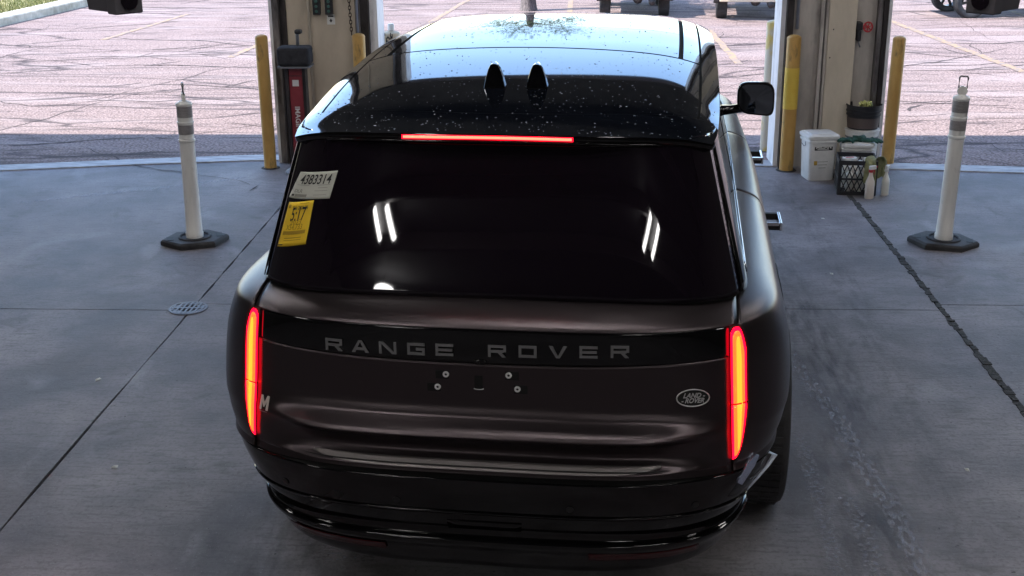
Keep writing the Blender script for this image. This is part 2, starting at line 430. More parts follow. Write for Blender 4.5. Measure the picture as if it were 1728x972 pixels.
# tyre scuffs and damp marks on the floor (flat films with their own broken outline)
def scuff_mat(name, col, lo, hi, sc, st, amp=0.8):
    m = mat(name, col, 0.6)
    nt = m.node_tree
    f = ramp_noise(m, sc, st, lo, hi, 8, amp=amp)
    tc = nt.nodes.new('ShaderNodeTexCoord'); sx = nt.nodes.new('ShaderNodeSeparateXYZ')
    nt.links.new(tc.outputs['UV'], sx.inputs[0])
    # fade to nothing at the film's edges
    def edge(o, soft):
        a = nt.nodes.new('ShaderNodeMath'); a.operation = 'PINGPONG'; a.inputs[1].default_value = 0.5; nt.links.new(o, a.inputs[0])
        b = nt.nodes.new('ShaderNodeMapRange'); b.inputs[1].default_value = 0; b.inputs[2].default_value = soft
        nt.links.new(a.outputs[0], b.inputs[0]); return b.outputs[0]
    f = mul(m, mul(m, f, edge(sx.outputs[0], 0.3)), edge(sx.outputs[1], 0.08))
    nt.links.new(f, nt.nodes['Principled BSDF'].inputs['Alpha'])
    return m
M_SCUFF = scuff_mat('pale_tyre_scuff', (0.38, 0.39, 0.46), 0.45, 0.66, 14, (3.5, 1.2, 1), 0.6)
M_SCUFF2 = scuff_mat('pale_wet_tread', (0.38, 0.39, 0.46), 0.49, 0.64, 38, (1.2, 1.8, 1), 0.6)
M_SCUFFD = scuff_mat('dark_tyre_scuff', (0.03, 0.028, 0.03), 0.40, 0.70, 7, (3.2, 0.6, 1), 0.20)
def ribbon(name, pts, w, m, z=0.004):
    pts = [Vector(p) for p in pts]
    # smooth
    P = []
    for i in range(len(pts) - 1):
        p0 = pts[max(i - 1, 0)]; p1 = pts[i]; p2 = pts[i + 1]; p3 = pts[min(i + 2, len(pts) - 1)]
        for k in range(8):
            t = k / 8
            P.append(0.5 * ((2 * p1) + (p2 - p0) * t + (2 * p0 - 5 * p1 + 4 * p2 - p3) * t * t + (-p0 + 3 * p1 - 3 * p2 + p3) * t ** 3))
    P.append(pts[-1]); n = len(P)
    me = bpy.data.meshes.new(name); vs = []; fs = []; uv = []
    for i, p in enumerate(P):
        t = (P[min(i + 1, n - 1)] - P[max(i - 1, 0)]).normalized(); q = Vector((-t.y, t.x))
        ww = w
        vs += [(p.x - q.x * ww / 2, p.y - q.y * ww / 2, z), (p.x + q.x * ww / 2, p.y + q.y * ww / 2, z)]
    for i in range(n - 1): fs.append((2 * i, 2 * i + 2, 2 * i + 3, 2 * i + 1))
    me.from_pydata(vs, [], fs)
    l = me.uv_layers.new(name='UVMap')
    for poly in me.polygons:
        for li in poly.loop_indices:
            vi = me.loops[li].vertex_index
            l.data[li].uv = ((vi % 2), (vi // 2) / (n - 1))
    return link(name, me, m, floor)
ribbon('tyre_scuff', [(1.16, 6.6), (1.20, 6.2), (1.27, 5.7), (1.31, 5.35)], 0.12, M_SCUFF)
ribbon('tyre_scuff', [(1.27, 5.45), (1.31, 5.0), (1.34, 4.6), (1.30, 4.0)], 0.14, M_SCUFF, 0.005)
ribbon('tyre_scuff', [(1.06, 5.5), (1.05, 5.0), (1.03, 4.6), (1.0, 4.0)], 0.09, M_SCUFF2)
ribbon('tyre_scuff', [(1.16, 4.85), (1.17, 4.6), (1.15, 4.1)], 0.10, M_SCUFF2, 0.006)
ribbon('tyre_scuff', [(-0.95, 4.95), (-0.93, 4.7), (-0.90, 4.2)], 0.30, M_SCUFF2)
ribbon('tyre_scuff', [(-1.35, 7.0), (-1.28, 6.0), (-1.25, 4.6), (-1.2, 3.6)], 0.22, M_SCUFFD)
ribbon('tyre_scuff', [(1.7, 10.6), (1.75, 8.5), (1.68, 6.5), (1.55, 4.0)], 0.25, M_SCUFFD)
ribbon('tyre_scuff', [(1.1, 10.5), (1.35, 8.5), (1.36, 6.0), (1.2, 4.0)], 0.35, M_SCUFFD, 0.003)
ribbon('tyre_scuff', [(-4.6, 9.6), (-3.5, 10.15), (-2.9, 10.5)], 0.10, M_SCUFF)
ribbon('tyre_scuff', [(-1.6, 10.2), (-1.75, 9.0), (-1.6, 7.6)], 0.2, M_SCUFFD)

ribbon('tyre_scuff', [(1.25, 7.4), (1.30, 6.4), (1.25, 5.2), (1.1, 3.6)], 0.55, M_SCUFFD, 0.0025)
ribbon('tyre_scuff', [(-1.1, 6.6), (-1.05, 5.4), (-0.95, 3.6)], 0.5, M_SCUFFD, 0.0025)
# litter specks
for n_, (bx, by) in enumerate([(1.87, 9.25), (-1.98, 8.6), (-2.55, 6.0), (-2.1, 5.0), (3.18, 5.0), (2.55, 6.6), (1.75, 5.1), (1.68, 7.9)]):
    p = B(bx, by, 0.003)
    m_ = MB(); k = random.uniform(0.6, 1.3)
    m_.add([(-0.02 * k, -0.006, 0), (0.018 * k, -0.012, 0.002), (0.022 * k, 0.01, 0.004), (-0.004, 0.014 * k, 0.001), (0, 0, 0.008)],
           [(0, 1, 4), (1, 2, 4), (2, 3, 4), (3, 0, 4), (3, 2, 1, 0)])
    o = m_.build('paper_scrap', M_PAPER); o.location = p; o.rotation_euler.z = random.uniform(0, 3)
    tag(o, ['small white scrap on the floor in front of the white square bucket', 'white scrap on the floor right of the left delineator post',
            'white fleck on the floor nearest the drain', 'lowest white fleck on the floor left of the car',
            'tiny scrap on the floor low at the right edge', 'small white scrap right of the dark sealant joint below the right post',
            'white scrap on the floor between the scuff mark and the dark joint', 'pale scrap on the floor level with the door handle'][n_], 'litter')

# floor drain
dr = empty('floor_drain', B(-2.40, 7.13, 0), BR, 'round slotted metal floor drain set in the slab joint', 'drain')
dm = MB().lathe([(0.118, 0.0), (0.118, 0.006), (0.105, 0.008), (0.102, 0.003), (0.06, 0.003)], 36, cap=False)
dm.build('rim', M_GRATE, dr, autosmooth=True)
MB().lathe([(0.104, 0.001), (0.104, 0.0025)], 36).build('sump', M_JOINT, dr)
gm = MB()
for k in range(7):
    x = -0.090 + k * 0.030; h = math.sqrt(max(0, 0.103 ** 2 - x * x))
    gm.box(x - 0.006, x + 0.006, -h, h, 0.003, 0.007)
for yy in (-0.082, 0.0, 0.082): gm.box(-0.06 if yy else -0.1, 0.06 if yy else 0.1, yy - 0.010, yy + 0.010, 0.0035, 0.0075)
gm.build('grate', M_GRATE, dr)

# ------------------------------------------------------------------ yard outside
def stripe(pts, w, label):
    a, b = Vector(pts[0]), Vector(pts[1]); t = (b - a).normalized(); q = Vector((-t.y, t.x)) * w / 2
    vs = []
    n = 14; mb = MB()
    for i in range(n + 1):
        c = a.lerp(b, i / n); j = random.uniform(-0.012, 0.012)
        vs += [(c.x - q.x + j, c.y - q.y, 0.009), (c.x + q.x + j, c.y + q.y, 0.009)]
    mb.add(vs, [(2 * i, 2 * i + 2, 2 * i + 3, 2 * i + 1) for i in range(n)])
    o = mb.build('parking_line', M_LINE, kind='structure'); o.rotation_euler.z = BR
stripe([(-4.95, 17.6), (-4.75, 20.5)], 0.10, '')
stripe([(-2.55, 21.6), (-2.2, 25.5)], 0.10, '')
stripe([(-0.16, 22.6), (-0.16, 27)], 0.10, '')
stripe([(2.15, 16.9), (2.10, 20.6)], 0.10, '')
stripe([(5.05, 24.0), (5.27, 21.3)], 0.12, ''); stripe([(5.27, 21.28), (5.66, 16.2)], 0.12, '')
stripe([(7.6, 24.0), (7.9, 19.5)], 0.12, '')
stripe([(-7.5, 19.5), (-7.2, 23.0)], 0.10, '')

# open cracks wandering over the worn asphalt
M_CRACK = mat('crack_dark', (0.045, 0.033, 0.033), 1.0)
cv, cf = [], []
def crack(x, y, a, L_, w0, depth=0):
    n_ = int(L_ / 0.09); b0 = None; da = 0
    for k in range(n_):
        t = k / max(1, n_ - 1); w = w0 * (0.35 + 0.65 * math.sin(math.pi * min(1, t * 1.05 + 0.03))) * random.uniform(0.4, 1.25)
        da = da * 0.7 + random.gauss(0, 0.16); a2 = a + da
        nx, ny = -math.sin(a2), math.cos(a2)
        cv.append((x - nx * w, y - ny * w, 0.0065)); cv.append((x + nx * w, y + ny * w, 0.0065))
        i = len(cv) - 2
        if b0 is not None: cf.append((b0, i, i + 1, b0 + 1))
        b0 = i
        x += 0.09 * math.cos(a2); y += 0.09 * math.sin(a2)
        if depth < 1 and random.random() < 0.045: crack(x, y, a2 + random.choice((-1, 1)) * random.uniform(0.5, 1.3), L_ * random.uniform(0.12, 0.35), w0 * 0.7, depth + 1)
for k in range(230):
    y = 11.6 + random.random() ** 1.2 * 19; x = random.uniform(-11, 10.5) * (0.5 + (y - 8) / 26)
    crack(x, y, random.gauss(0.05, 0.16) + random.choice((0, 0, 0, 0.5, -0.4, 1.3)), random.uniform(0.5, 4.2), random.choice((0.004, 0.006, 0.009, 0.014, 0.022)) * (0.7 + y / 30))
me = bpy.data.meshes.new('asphalt_cracks'); me.from_pydata(cv, [], cf)
o = link('asphalt_cracks', me, M_CRACK, kind='stuff'); o.rotation_euler.z = BR; tag(o, 'fine dark cracks wandering across the sunlit asphalt yard', 'cracks')
# patches of loose grit and tyre-polished streaks
# grass verge with kerb, far left
vp = [(-10.8, 14.0), (-10.35, 17.5), (-10.05, 20.2), (-9.93, 21.3), (-9.75, 23.0), (-9.62, 24.6), (-9.3, 28), (-8.2, 40)]
kb = MB(); vs = []; fs = []
for x, y in vp: vs += [(x, y, -0.01), (x, y, 0.13), (x - 0.02, y, 0.15), (x - 0.42, y, 0.15), (x - 0.42, y, -0.01)]
for i in range(len(vp) - 1):
    for k in range(4): fs.append((5 * i + k, 5 * i + k + 1, 5 * i + k + 6, 5 * i + k + 5))
o = kb.add(vs, fs).build('kerb', M_KERB, kind='structure'); o.rotation_euler.z = BR
vs = []; fs = []
for x, y in vp: vs += [(x - 0.42, y, 0.14), (x - 40, y, 0.16)]
for i in range(len(vp) - 1): fs.append((2 * i, 2 * i + 1, 2 * i + 3, 2 * i + 2))
o = MB().add(vs, fs).build('verge', M_SOIL, kind='structure'); o.rotation_euler.z = BR
gv = []; gf = []
for _ in range(26000):
    t = random.random() * (len(vp) - 1.001); i = int(t); f = t - i
    x = vp[i][0] * (1 - f) + vp[i + 1][0] * f - 0.38 - random.random() ** 1.5 * 6; y = vp[i][1] * (1 - f) + vp[i + 1][1] * f
    if y > 34: continue
    a = random.uniform(0, 6.28); h = random.uniform(0.03, 0.10); w_ = 0.012
    b0 = len(gv)
    gv += [(x, y, 0.14), (x + w_ * math.cos(a), y + w_ * math.sin(a), 0.14), (x + random.uniform(-.04, .04), y + random.uniform(-.04, .04), 0.14 + h)]
    gf.append((b0, b0 + 1, b0 + 2))
me = bpy.data.meshes.new('grass'); me.from_pydata(gv, [], gf)
o = link('grass', me, M_GRASS, kind='stuff'); o.rotation_euler.z = BR; tag(o, 'short sunlit grass on the verge behind the kerb, far left', 'grass')

# ------------------------------------------------------------------ building
def wallbox(name, x0, x1, y0, y1, z0, z1, m, label=None, parent=None):
    o = MB().box(x0, x1, y0, y1, z0, z1).build(name, m, parent)
    if parent is None:
        o.rotation_euler.z = BR
        tag(o, label, 'wall')
    return o
o = MB().box(-9.6, 9.6, -13.2, 11.4, 5.5, 5.7).build('ceiling', M_CEIL, kind='structure'); o.rotation_euler.z = BR
# steel joists under the ceiling
for k in range(7):
    o = MB().box(-9.4, 9.4, -7.6 + k * 2.9, -7.45 + k * 2.9, 5.12, 5.497).build('roof_joist', M_DARKST, kind='structure')
    o.rotation_euler.z = BR
HZ = 4.25
wallbox('header_wall', -9.4, 9.4, 11.02, 11.36, HZ, 5.5, M_INWALL, 'dark lintel wall above the row of drive-through doors')
wallbox('side_wall', -9.6, -9.4, -13.2, 11.36, -0.05, 5.5, M_INWALL, 'dull inner side wall left of the lanes')
wallbox('side_wall', 9.4, 9.6, -13.2, 11.36, -0.05, 5.5, M_INWALL, 'dull inner side wall right of the lanes')
wallbox('back_wall', -9.6, 9.6, -13.4, -13.2, -0.05, 5.5, M_INWALL, 'dull wall at the back of the bay')
wallbox('end_pier', -9.4, -7.2, 11.02, 11.36, 0, HZ, M_INWALL, 'wall pier beyond the left drive-through door')
wallbox('end_pier', 6.9, 9.4, 11.02, 11.36, 0, HZ, M_INWALL, 'wall pier beyond the right drive-through door')

def text_obj(name, s, size, M, m, parent, ext=0.0005, xs=1.0, align='CENTER', shear=0.0, space=1.0, bold=0.0):
    c = bpy.data.curves.new(name, 'FONT'); c.body = s; c.size = size; c.align_x = align; c.align_y = 'CENTER'
    c.extrude = ext; c.shear = shear; c.space_character = space; c.offset = bold; c.resolution_u = 3
    t = bpy.data.objects.new('t', c); COL.objects.link(t)
    bpy.context.view_layer.update()
    me = bpy.data.meshes.new_from_object(t.evaluated_get(bpy.context.evaluated_depsgraph_get()))
    bpy.data.objects.remove(t); bpy.data.curves.remove(c)
    me.transform(Matrix.Diagonal((xs, 1, 1, 1)))
    me.transform(M)
    me.materials.clear()
    return link(name, me, m, parent)
# text standing on a wall that faces -y (towards the camera): x right, text-up = z
def wallM(x, y, z, rot=0):
    return Matrix.Translation((x, y, z)) @ Matrix.Rotation(math.pi / 2, 4, 'X') @ Matrix.Rotation(rot, 4, 'Z')

# left pier
lp = empty('door_pier', B(-2.25, 11.12, 0), BR, 'beige sheet-clad pier left of the car carrying two button panels and a chain', 'pier')
X = lambda x: x + 2.25
MB().box(X(-2.60), X(-1.98), 0.02, 0.36, 0, HZ - 0.003).build('wall_sheet', M_WALL, lp)
MB().box(X(-2.745), X(-2.715), -0.03, 0.33, 0, HZ - 0.003).build('door_jamb', M_WHTRIM, lp)
MB().box(X(-2.713), X(-2.655), -0.06, 0.10, 0, HZ - 0.003).build('steel_channel', M_STEEL, lp, bevel=0.004)
MB().box(X(-2.653), X(-2.602), 0.0, 0.10, 0, HZ - 0.003).build('steel_channel', M_DARKST, lp)
MB().box(X(-1.978), X(-1.935), -0.02, 0.12, 0, HZ - 0.003).build('steel_channel', M_STEEL, lp)
MB().box(X(-1.933), X(-1.862), 0.0, 0.30, 0, HZ - 0.003).build('steel_channel', M_DARKST, lp)
MB().box(X(-1.86), X(-1.79), 0.05, 0.42, 0, HZ - 0.003).build('door_jamb', M_WHTRIM, lp)
MB().tube([(X(-1.955), -0.045, 0.3), (X(-1.955), -0.045, 4.2)], 0.010, 10).build('conduit', M_CONDUIT, lp, smooth=True)
MB().tube([(X(-2.395), 0.0, 0.02), (X(-2.395), 0.0, 4.2)], 0.012, 10).build('conduit', M_CREAMP, lp, smooth=True)
for z in (0.35, 1.0, 1.6, 2.6): MB().box(X(-2.42), X(-2.37), -0.013, 0.018, z, z + 0.02).build('pipe_clip', M_CREAMP, lp)
for k, xx in enumerate((-2.318, -2.208)):
    pn = MB().box(X(xx - 0.034), X(xx + 0.034), -0.025, 0.018, 1.335, 1.50).build('button_panel', M_BLK, lp, bevel=0.003)
    for j in range(3):
        MB().lathe([(0.014, 0), (0.014, 0.006), (0.010, 0.009)], 12, Matrix.Translation((X(xx), -0.026, 1.365 + j * 0.042)) @ Matrix.Rotation(math.pi / 2, 4, 'X')).build('button', M_GREENL, pn)
pp = MB().box(X(-2.235), X(-2.165), 0.012, 0.0185, 1.245, 1.332).build('notice', M_PAPER, lp)
MB().prism([(X(-2.215), 1.283), (X(-2.200), 1.262), (X(-2.185), 1.283), (X(-2.194), 1.283), (X(-2.194), 1.295), (X(-2.206), 1.295), (X(-2.206), 1.283)], 0.0105, 0.0118).build('printed_arrow', M_INK, pp)
MB().box(X(-2.225), X(-2.178), 0.0105, 0.0118, 1.312, 1.324).build('printed_line', M_INK, pp)
# chain
chn = []
ch0 = empty('hoist_chain', B(-2.01, 11.07, 0), BR, 'dark hanging door chain in the shadow of the left pier', 'chain')
z = 1.18; k = 0
while z < 2.9:
    m_ = MB(); pts = []
    for q in range(10):
        a = 2 * math.pi * q / 10
        px, pz = 0.011 * math.cos(a), 0.021 * math.sin(a)
        xo = -0.012 * math.sin((z - 1.2) * 3)
        pts.append((xo + (px if k % 2 else 0), (0 if k % 2 else px), z + pz))
    m_.tube(pts, 0.004, 5, closed=True).build('chain_link', M_RUSTC, ch0, smooth=True)
    z += 0.031; k += 1

# right pier
rp = empty('door_pier', B(2.2, 10.92, 0), BR, 'stained grey pier right of the car with cream board, conduit and valve', 'pier')
X = lambda x: x - 2.2
MB().box(X(1.735), X(1.775), 0.05, 0.42, 0, HZ - 0.003).build('door_jamb', M_WHTRIM, rp)
MB().box(X(1.777), X(1.835), 0.0, 0.30, 0, HZ - 0.003).build('steel_channel', M_DARKST, rp)
MB().box(X(1.837), X(2.06), 0.03, 0.34, 0, HZ - 0.003).build('wall_sheet', M_WALL2, rp)
MB().box(X(2.062), X(2.09), -0.02, 0.30, 0, HZ - 0.003).build('wall_rib', M_WALL2, rp)
MB().box(X(2.105), X(2.125), -0.02, 0.30, 0, HZ - 0.003).build('wall_rib', M_WALL2, rp)
MB().box(X(2.0905), X(2.1045), 0.02, 0.30, 0, HZ - 0.003).build('wall_rib', M_STEEL, rp)
MB().box(X(2.127), X(2.36), -0.035, 0.30, 0, HZ - 0.003).build('cream_board', M_BOARD, rp, bevel=0.003)
MB().box(X(2.362), X(2.545), 0.06, 0.34, 0, HZ - 0.003).build('wall_sheet', M_WALL2, rp)
MB().box(X(2.547), X(2.585), 0.0, 0.30, 0, HZ - 0.003).build('steel_channel', M_STEEL, rp)
MB().box(X(2.587), X(2.625), -0.03, 0.28, 0, HZ - 0.003).build('steel_channel', M_DARKST, rp)
MB().box(X(2.627), X(2.66), 0.0, 0.40, 0, HZ - 0.003).build('door_jamb', M_WHTRIM, rp)
MB().tube([(X(1.868), 0.008, 1.22), (X(1.868), 0.008, 4.2)], 0.014, 10).build('conduit', M_CONDUIT, rp, smooth=True)
for (xx, zz) in ((2.17, 1.22), (2.155, 0.98)):
    MB().lathe([(0.006, 0), (0.004, 0.004)], 8, Matrix.Translation((X(xx), -0.036, zz)) @ Matrix.Rotation(math.pi / 2, 4, 'X')).build('bolt_head', M_INK, rp)
# valve with red hand wheel
vv = empty('water_valve', B(2.425, 10.91, 1.235), BR, 'black tap holster with round red hand wheel on the right pier', 'valve')
MB().box(-0.062, -0.014, -0.045, 0.06, -0.02, 0.045).build('valve_body', M_BLK, vv, bevel=0.006)
MB().box(-0.052, -0.02, -0.04, 0.055, -0.115, -0.023).build('holster', M_BLK, vv, bevel=0.008)
MB().tube([(-0.036, -0.01, -0.118), (-0.026, -0.012, -0.150), (-0.018, -0.01, -0.168)], 0.006, 8).build('nozzle', M_GRATE, vv, smooth=True)
MB().tube([(0.028 + 0.036 * math.cos(a), -0.05, 0.008 + 0.040 * math.sin(a)) for a in [2 * math.pi * k / 20 for k in range(20)]], 0.007, 7, closed=True).build('hand_wheel', M_REDB, vv, smooth=True)
sp = MB()
for k in range(3):
    a = k * math.pi / 3 + 0.3
    sp.tube([(0.028 - 0.034 * math.cos(a), -0.05, 0.008 - 0.038 * math.sin(a)), (0.028 + 0.034 * math.cos(a), -0.05, 0.008 + 0.038 * math.sin(a))], 0.005, 6)
sp.tube([(0.028, -0.055, 0.008), (0.028, 0.06, 0.008)], 0.009, 8)
sp.build('wheel_spoke', M_REDB, vv, smooth=True)

# ------------------------------------------------------------------ bollards
def bollard(x, y, h, r, m, label, name='bollard', band=None, group='yellow bollards by the door piers', tilt=0.0):
    t = empty(name, B(x, y, 0), BR, label, 'bollard', group)
    prof = [(r, -0.01), (r, h - 0.03)] + [(r * math.cos(a), h - 0.03 + 0.028 * math.sin(a)) for a in (0.3, 0.6, 0.9, 1.2, 1.45)] + [(0.002, h)]
    MB().lathe(prof, 28).build('post', m, t, autosmooth=True)
    MB().lathe([(r + 0.03, 0.001), (r + 0.026, 0.004), (r + 0.004, 0.008)], 28, cap=False).build('grout_ring', M_SEAL, t)
    if band:
        MB().lathe([(r + 0.0022, band[0]), (r + 0.0022, band[1])], 28, cap=False).build('paint_patch', M_YELB, t, smooth=True)
    t.rotation_euler.y = tilt
    return t
bollard(-2.775, 10.88, 1.195, 0.055, M_YEL, 'yellow steel bollard left of the left pier, nearest the red pedestal')
bollard(-1.92, 10.90, 1.20, 0.056, M_YEL, 'yellow bollard in front of the left pier, half hidden by the car roof')
bollard(1.835, 10.84, 1.185, 0.060, M_YEL, 'yellow bollard right of the door mirror with a brighter patch', band=(0.55, 0.905))
bollard(2.775, 11.10, 1.14, 0.056, M_YEL, 'yellow bollard behind the buckets at the right edge of the right pier', tilt=0.01)
bollard(1.785, 11.63, 1.215, 0.072, M_YELP, 'pale patchy cream bollard outside behind the door mirror')
cb = bollard(-1.74, 11.62, 1.13, 0.085, M_CREAM, 'cream barrel post with dark drips outside the left pier', 'barrel_post')
MB().lathe([(0.03, 1.131), (0.032, 1.17), (0.026, 1.19), (0.022, 1.192)], 14).build('cap_fitting', M_WHT, cb, autosmooth=True)
dm = MB()
for k in range(9):
    a = -math.pi / 2 + random.uniform(-0.6, 0.7); z = 1.075 + random.uniform(-0.045, 0.035)
    M_ = Matrix.Rotation(a + math.pi / 2, 4, 'Z')
    w_ = random.uniform(0.003, 0.010); h_ = random.uniform(0.006, 0.02)
    dm.box(-w_, w_, -0.0865, -0.0852, z - h_, z + h_, M_)
dm.build('dark_drip', M_INK, cb, kind='stuff')

# ------------------------------------------------------------------ delineator posts
def delineator(x, y, rz, h, label, handle):
    t = empty('delineator_post', (x, y, 0), rz, label, 'delineator', 'white delineator posts flanking the car')
    hexp = [(-0.235, 0.0), (-0.17, -0.155), (0.12, -0.175), (0.235, -0.06), (0.20, 0.14), (-0.08, 0.17)]
    hexp = [(0.245 * math.cos(a) * 1.0, 0.205 * math.sin(a)) for a in [math.pi * (k / 3) for k in range(6)]]
    n = 6; vs = []; fs = []
    for s, z in ((1.0, 0.001), (1.0, 0.030), (0.93, 0.044)):
        vs += [(px * s, py * s, z) for px, py in hexp]
    for i in range(2):
        for k in range(n): fs.append((i * n + k, i * n + (k + 1) % n, (i + 1) * n + (k + 1) % n, (i + 1) * n + k))
    fs += [tuple(reversed(range(n))), tuple(2 * n + k for k in range(n))]
    bs = MB().add(vs, fs).build('rubber_base', M_RUB, t, bevel=0.004)
    for sx in (-1, 1):
        MB().box(sx * 0.175 - 0.022, sx * 0.175 + 0.022, -0.045, 0.045, 0.0445, 0.0465).build('hand_slot', M_INK, bs)
    MB().lathe([(0.118, 0.0442), (0.118, 0.052), (0.108, 0.056), (0.098, 0.052), (0.098, 0.0455)], 32, cap=False).build('raised_ring', M_RUB, bs, autosmooth=True)
    k = h / 1.12
    pr = [(0.063, 0.045), (0.064, 0.075), (0.058, 0.085), (0.0545, 0.30), (0.053, 0.80 * k), (0.053, 0.806 * k), (0.060, 0.812 * k), (0.060, 0.824 * k), (0.053, 0.83 * k),
          (0.053, 0.945 * k), (0.059, 0.951 * k), (0.059, 0.962 * k), (0.053, 0.968 * k), (0.053, 1.085 * k), (0.058, 1.09 * k), (0.058, 1.10 * k), (0.052, 1.108 * k), (0.03, 1.12 * k), (0.012, 1.128 * k)]
    MB().lathe(pr, 30).build('tube', M_PWHITE, t, autosmooth=True)
    for z0, z1 in ((0.868, 0.940), (0.998, 1.082)):
        MB().lathe([(0.0545, z0 * k), (0.0545, z1 * k)], 30, cap=False).build('reflective_band', M_BAND, t, smooth=True)
    h0 = 1.12 * k
    if handle == 'front':
        MB().lathe([(0.034, -0.012), (0.034, 0.012)], 20, Matrix.Translation((0, 0, h0 + 0.028)) @ Matrix.Rotation(math.pi / 2, 4, 'X')).build('handle_disc', M_PWHITE, t, bevel=0.003)
        hm = MB().tube([(-0.026, 0, h0 + 0.045), (-0.028, 0, h0 + 0.118), (-0.022, 0, h0 + 0.127), (0.022, 0, h0 + 0.127), (0.028, 0, h0 + 0.118), (0.026, 0, h0 + 0.045)], 0.0065, 8)
        hm.build('handle', mat('grey_handle', (0.25, 0.24, 0.24), 0.5), t, smooth=True)
    else:
        MB().box(-0.012, 0.012, -0.03, 0.03, h0, h0 + 0.055).build('handle_disc', M_PWHITE, t, bevel=0.004)
        MB().tube([(0, -0.024, h0 + 0.045), (0, -0.026, h0 + 0.110), (0, -0.018, h0 + 0.120), (0, 0.018, h0 + 0.120), (0, 0.026, h0 + 0.110), (0, 0.024, h0 + 0.045)], 0.009, 8).build('handle', M_GRATE, t, smooth=True)
    return t
lpst = delineator(-2.300, 8.68, 0.34, 1.035, 'white delineator post on rubber base left of the car, handle seen edge-on', 'side')
rpst = delineator(3.060, 8.45, -0.30, 1.065, 'white delineator post on rubber base at the right, open handle loop', 'front')
rpst.rotation_euler.y = 0.02; lpst.rotation_euler.y = 0.012

# ------------------------------------------------------------------ red imaging pedestal
pd = empty('imaging_pedestal', B(-2.445, 10.70, 0), BR, 'dark red imaging pedestal with padded black top beside the left pier', 'pedestal')
MB().box(-0.058, 0.058, -0.035, 0.05, 0.06, 0.935).build('front_panel', M_RED, pd, bevel=0.003)
MB().box(-0.088, -0.060, -0.045, 0.06, 0.03, 0.94).build('side_frame', M_DARKST, pd, bevel=0.003)
MB().box(0.060, 0.088, -0.045, 0.06, 0.03, 0.94).build('side_frame', M_DARKST, pd, bevel=0.003)
pdm = MB().box(-0.140, 0.140, -0.10, 0.10, 0.955, 1.115).build('padded_top', M_PAD, pd, bevel=0.025)
MB().box(-0.138, 0.138, -0.102, 0.10, 0.938, 0.953).build('metal_rim', M_GRATE, pd)
MB().tube([(0.03, 0.0, 1.11), (0.03, 0.0, 1.20), (0.035, -0.005, 1.225)], 0.014, 10).build('neck', M_GRATE, pd, smooth=True)
MB().box(0.015, 0.075, -0.045, 0.02, 1.222, 1.258).build('sensor_head', M_BLK, pd, bevel=0.012)
MB().lathe([(0.15, 0.001), (0.15, 0.02), (0.10, 0.05), (0.09, 0.058)], 20).build('foot', M_GRATE, pd, autosmooth=True)
MB().box(-0.030, 0.026, -0.0378, -0.0362, 0.775, 0.83).build('paper_label', M_PAPER, pd)
MB().box(-0.058, 0.058, -0.0385, -0.036, 0.862, 0.868).build('panel_seam', M_DARKST, pd)
text_obj('lettering', 'IMAGING', 0.062, wallM(-0.002, -0.037, 0.47, -math.pi / 2), M_PAPER, pd, xs=1.0, bold=0.001)

# ------------------------------------------------------------------ buckets, crate, bottles by the right pier
def rrect(w, d, r, n=5):
    pts = []
    for cx, cy, a0 in ((w / 2 - r, d / 2 - r, 0), (-w / 2 + r, d / 2 - r, 90), (-w / 2 + r, -d / 2 + r, 180), (w / 2 - r, -d / 2 + r, 270)):
        for k in range(n + 1):
            a = math.radians(a0 + 90 * k / n); pts.append((cx + r * math.cos(a), cy + r * math.sin(a)))
    return pts
def loft(levels, name, m, parent, cap=True):
    """levels: list of (w,d,r,z)"""
    vs = []; n = None; fs = []
    for w, d, r, z in levels:
        p = rrect(w, d, r); n = len(p); vs += [(x, y, z) for x, y in p]
    for i in range(len(levels) - 1):
        for k in range(n): fs.append((i * n + k, i * n + (k + 1) % n, (i + 1) * n + (k + 1) % n, (i + 1) * n + k))
    if cap: fs += [tuple(reversed(range(n))), tuple((len(levels) - 1) * n + k for k in range(n))]
    return MB().add(vs, fs).build(name, m, parent, autosmooth=True)
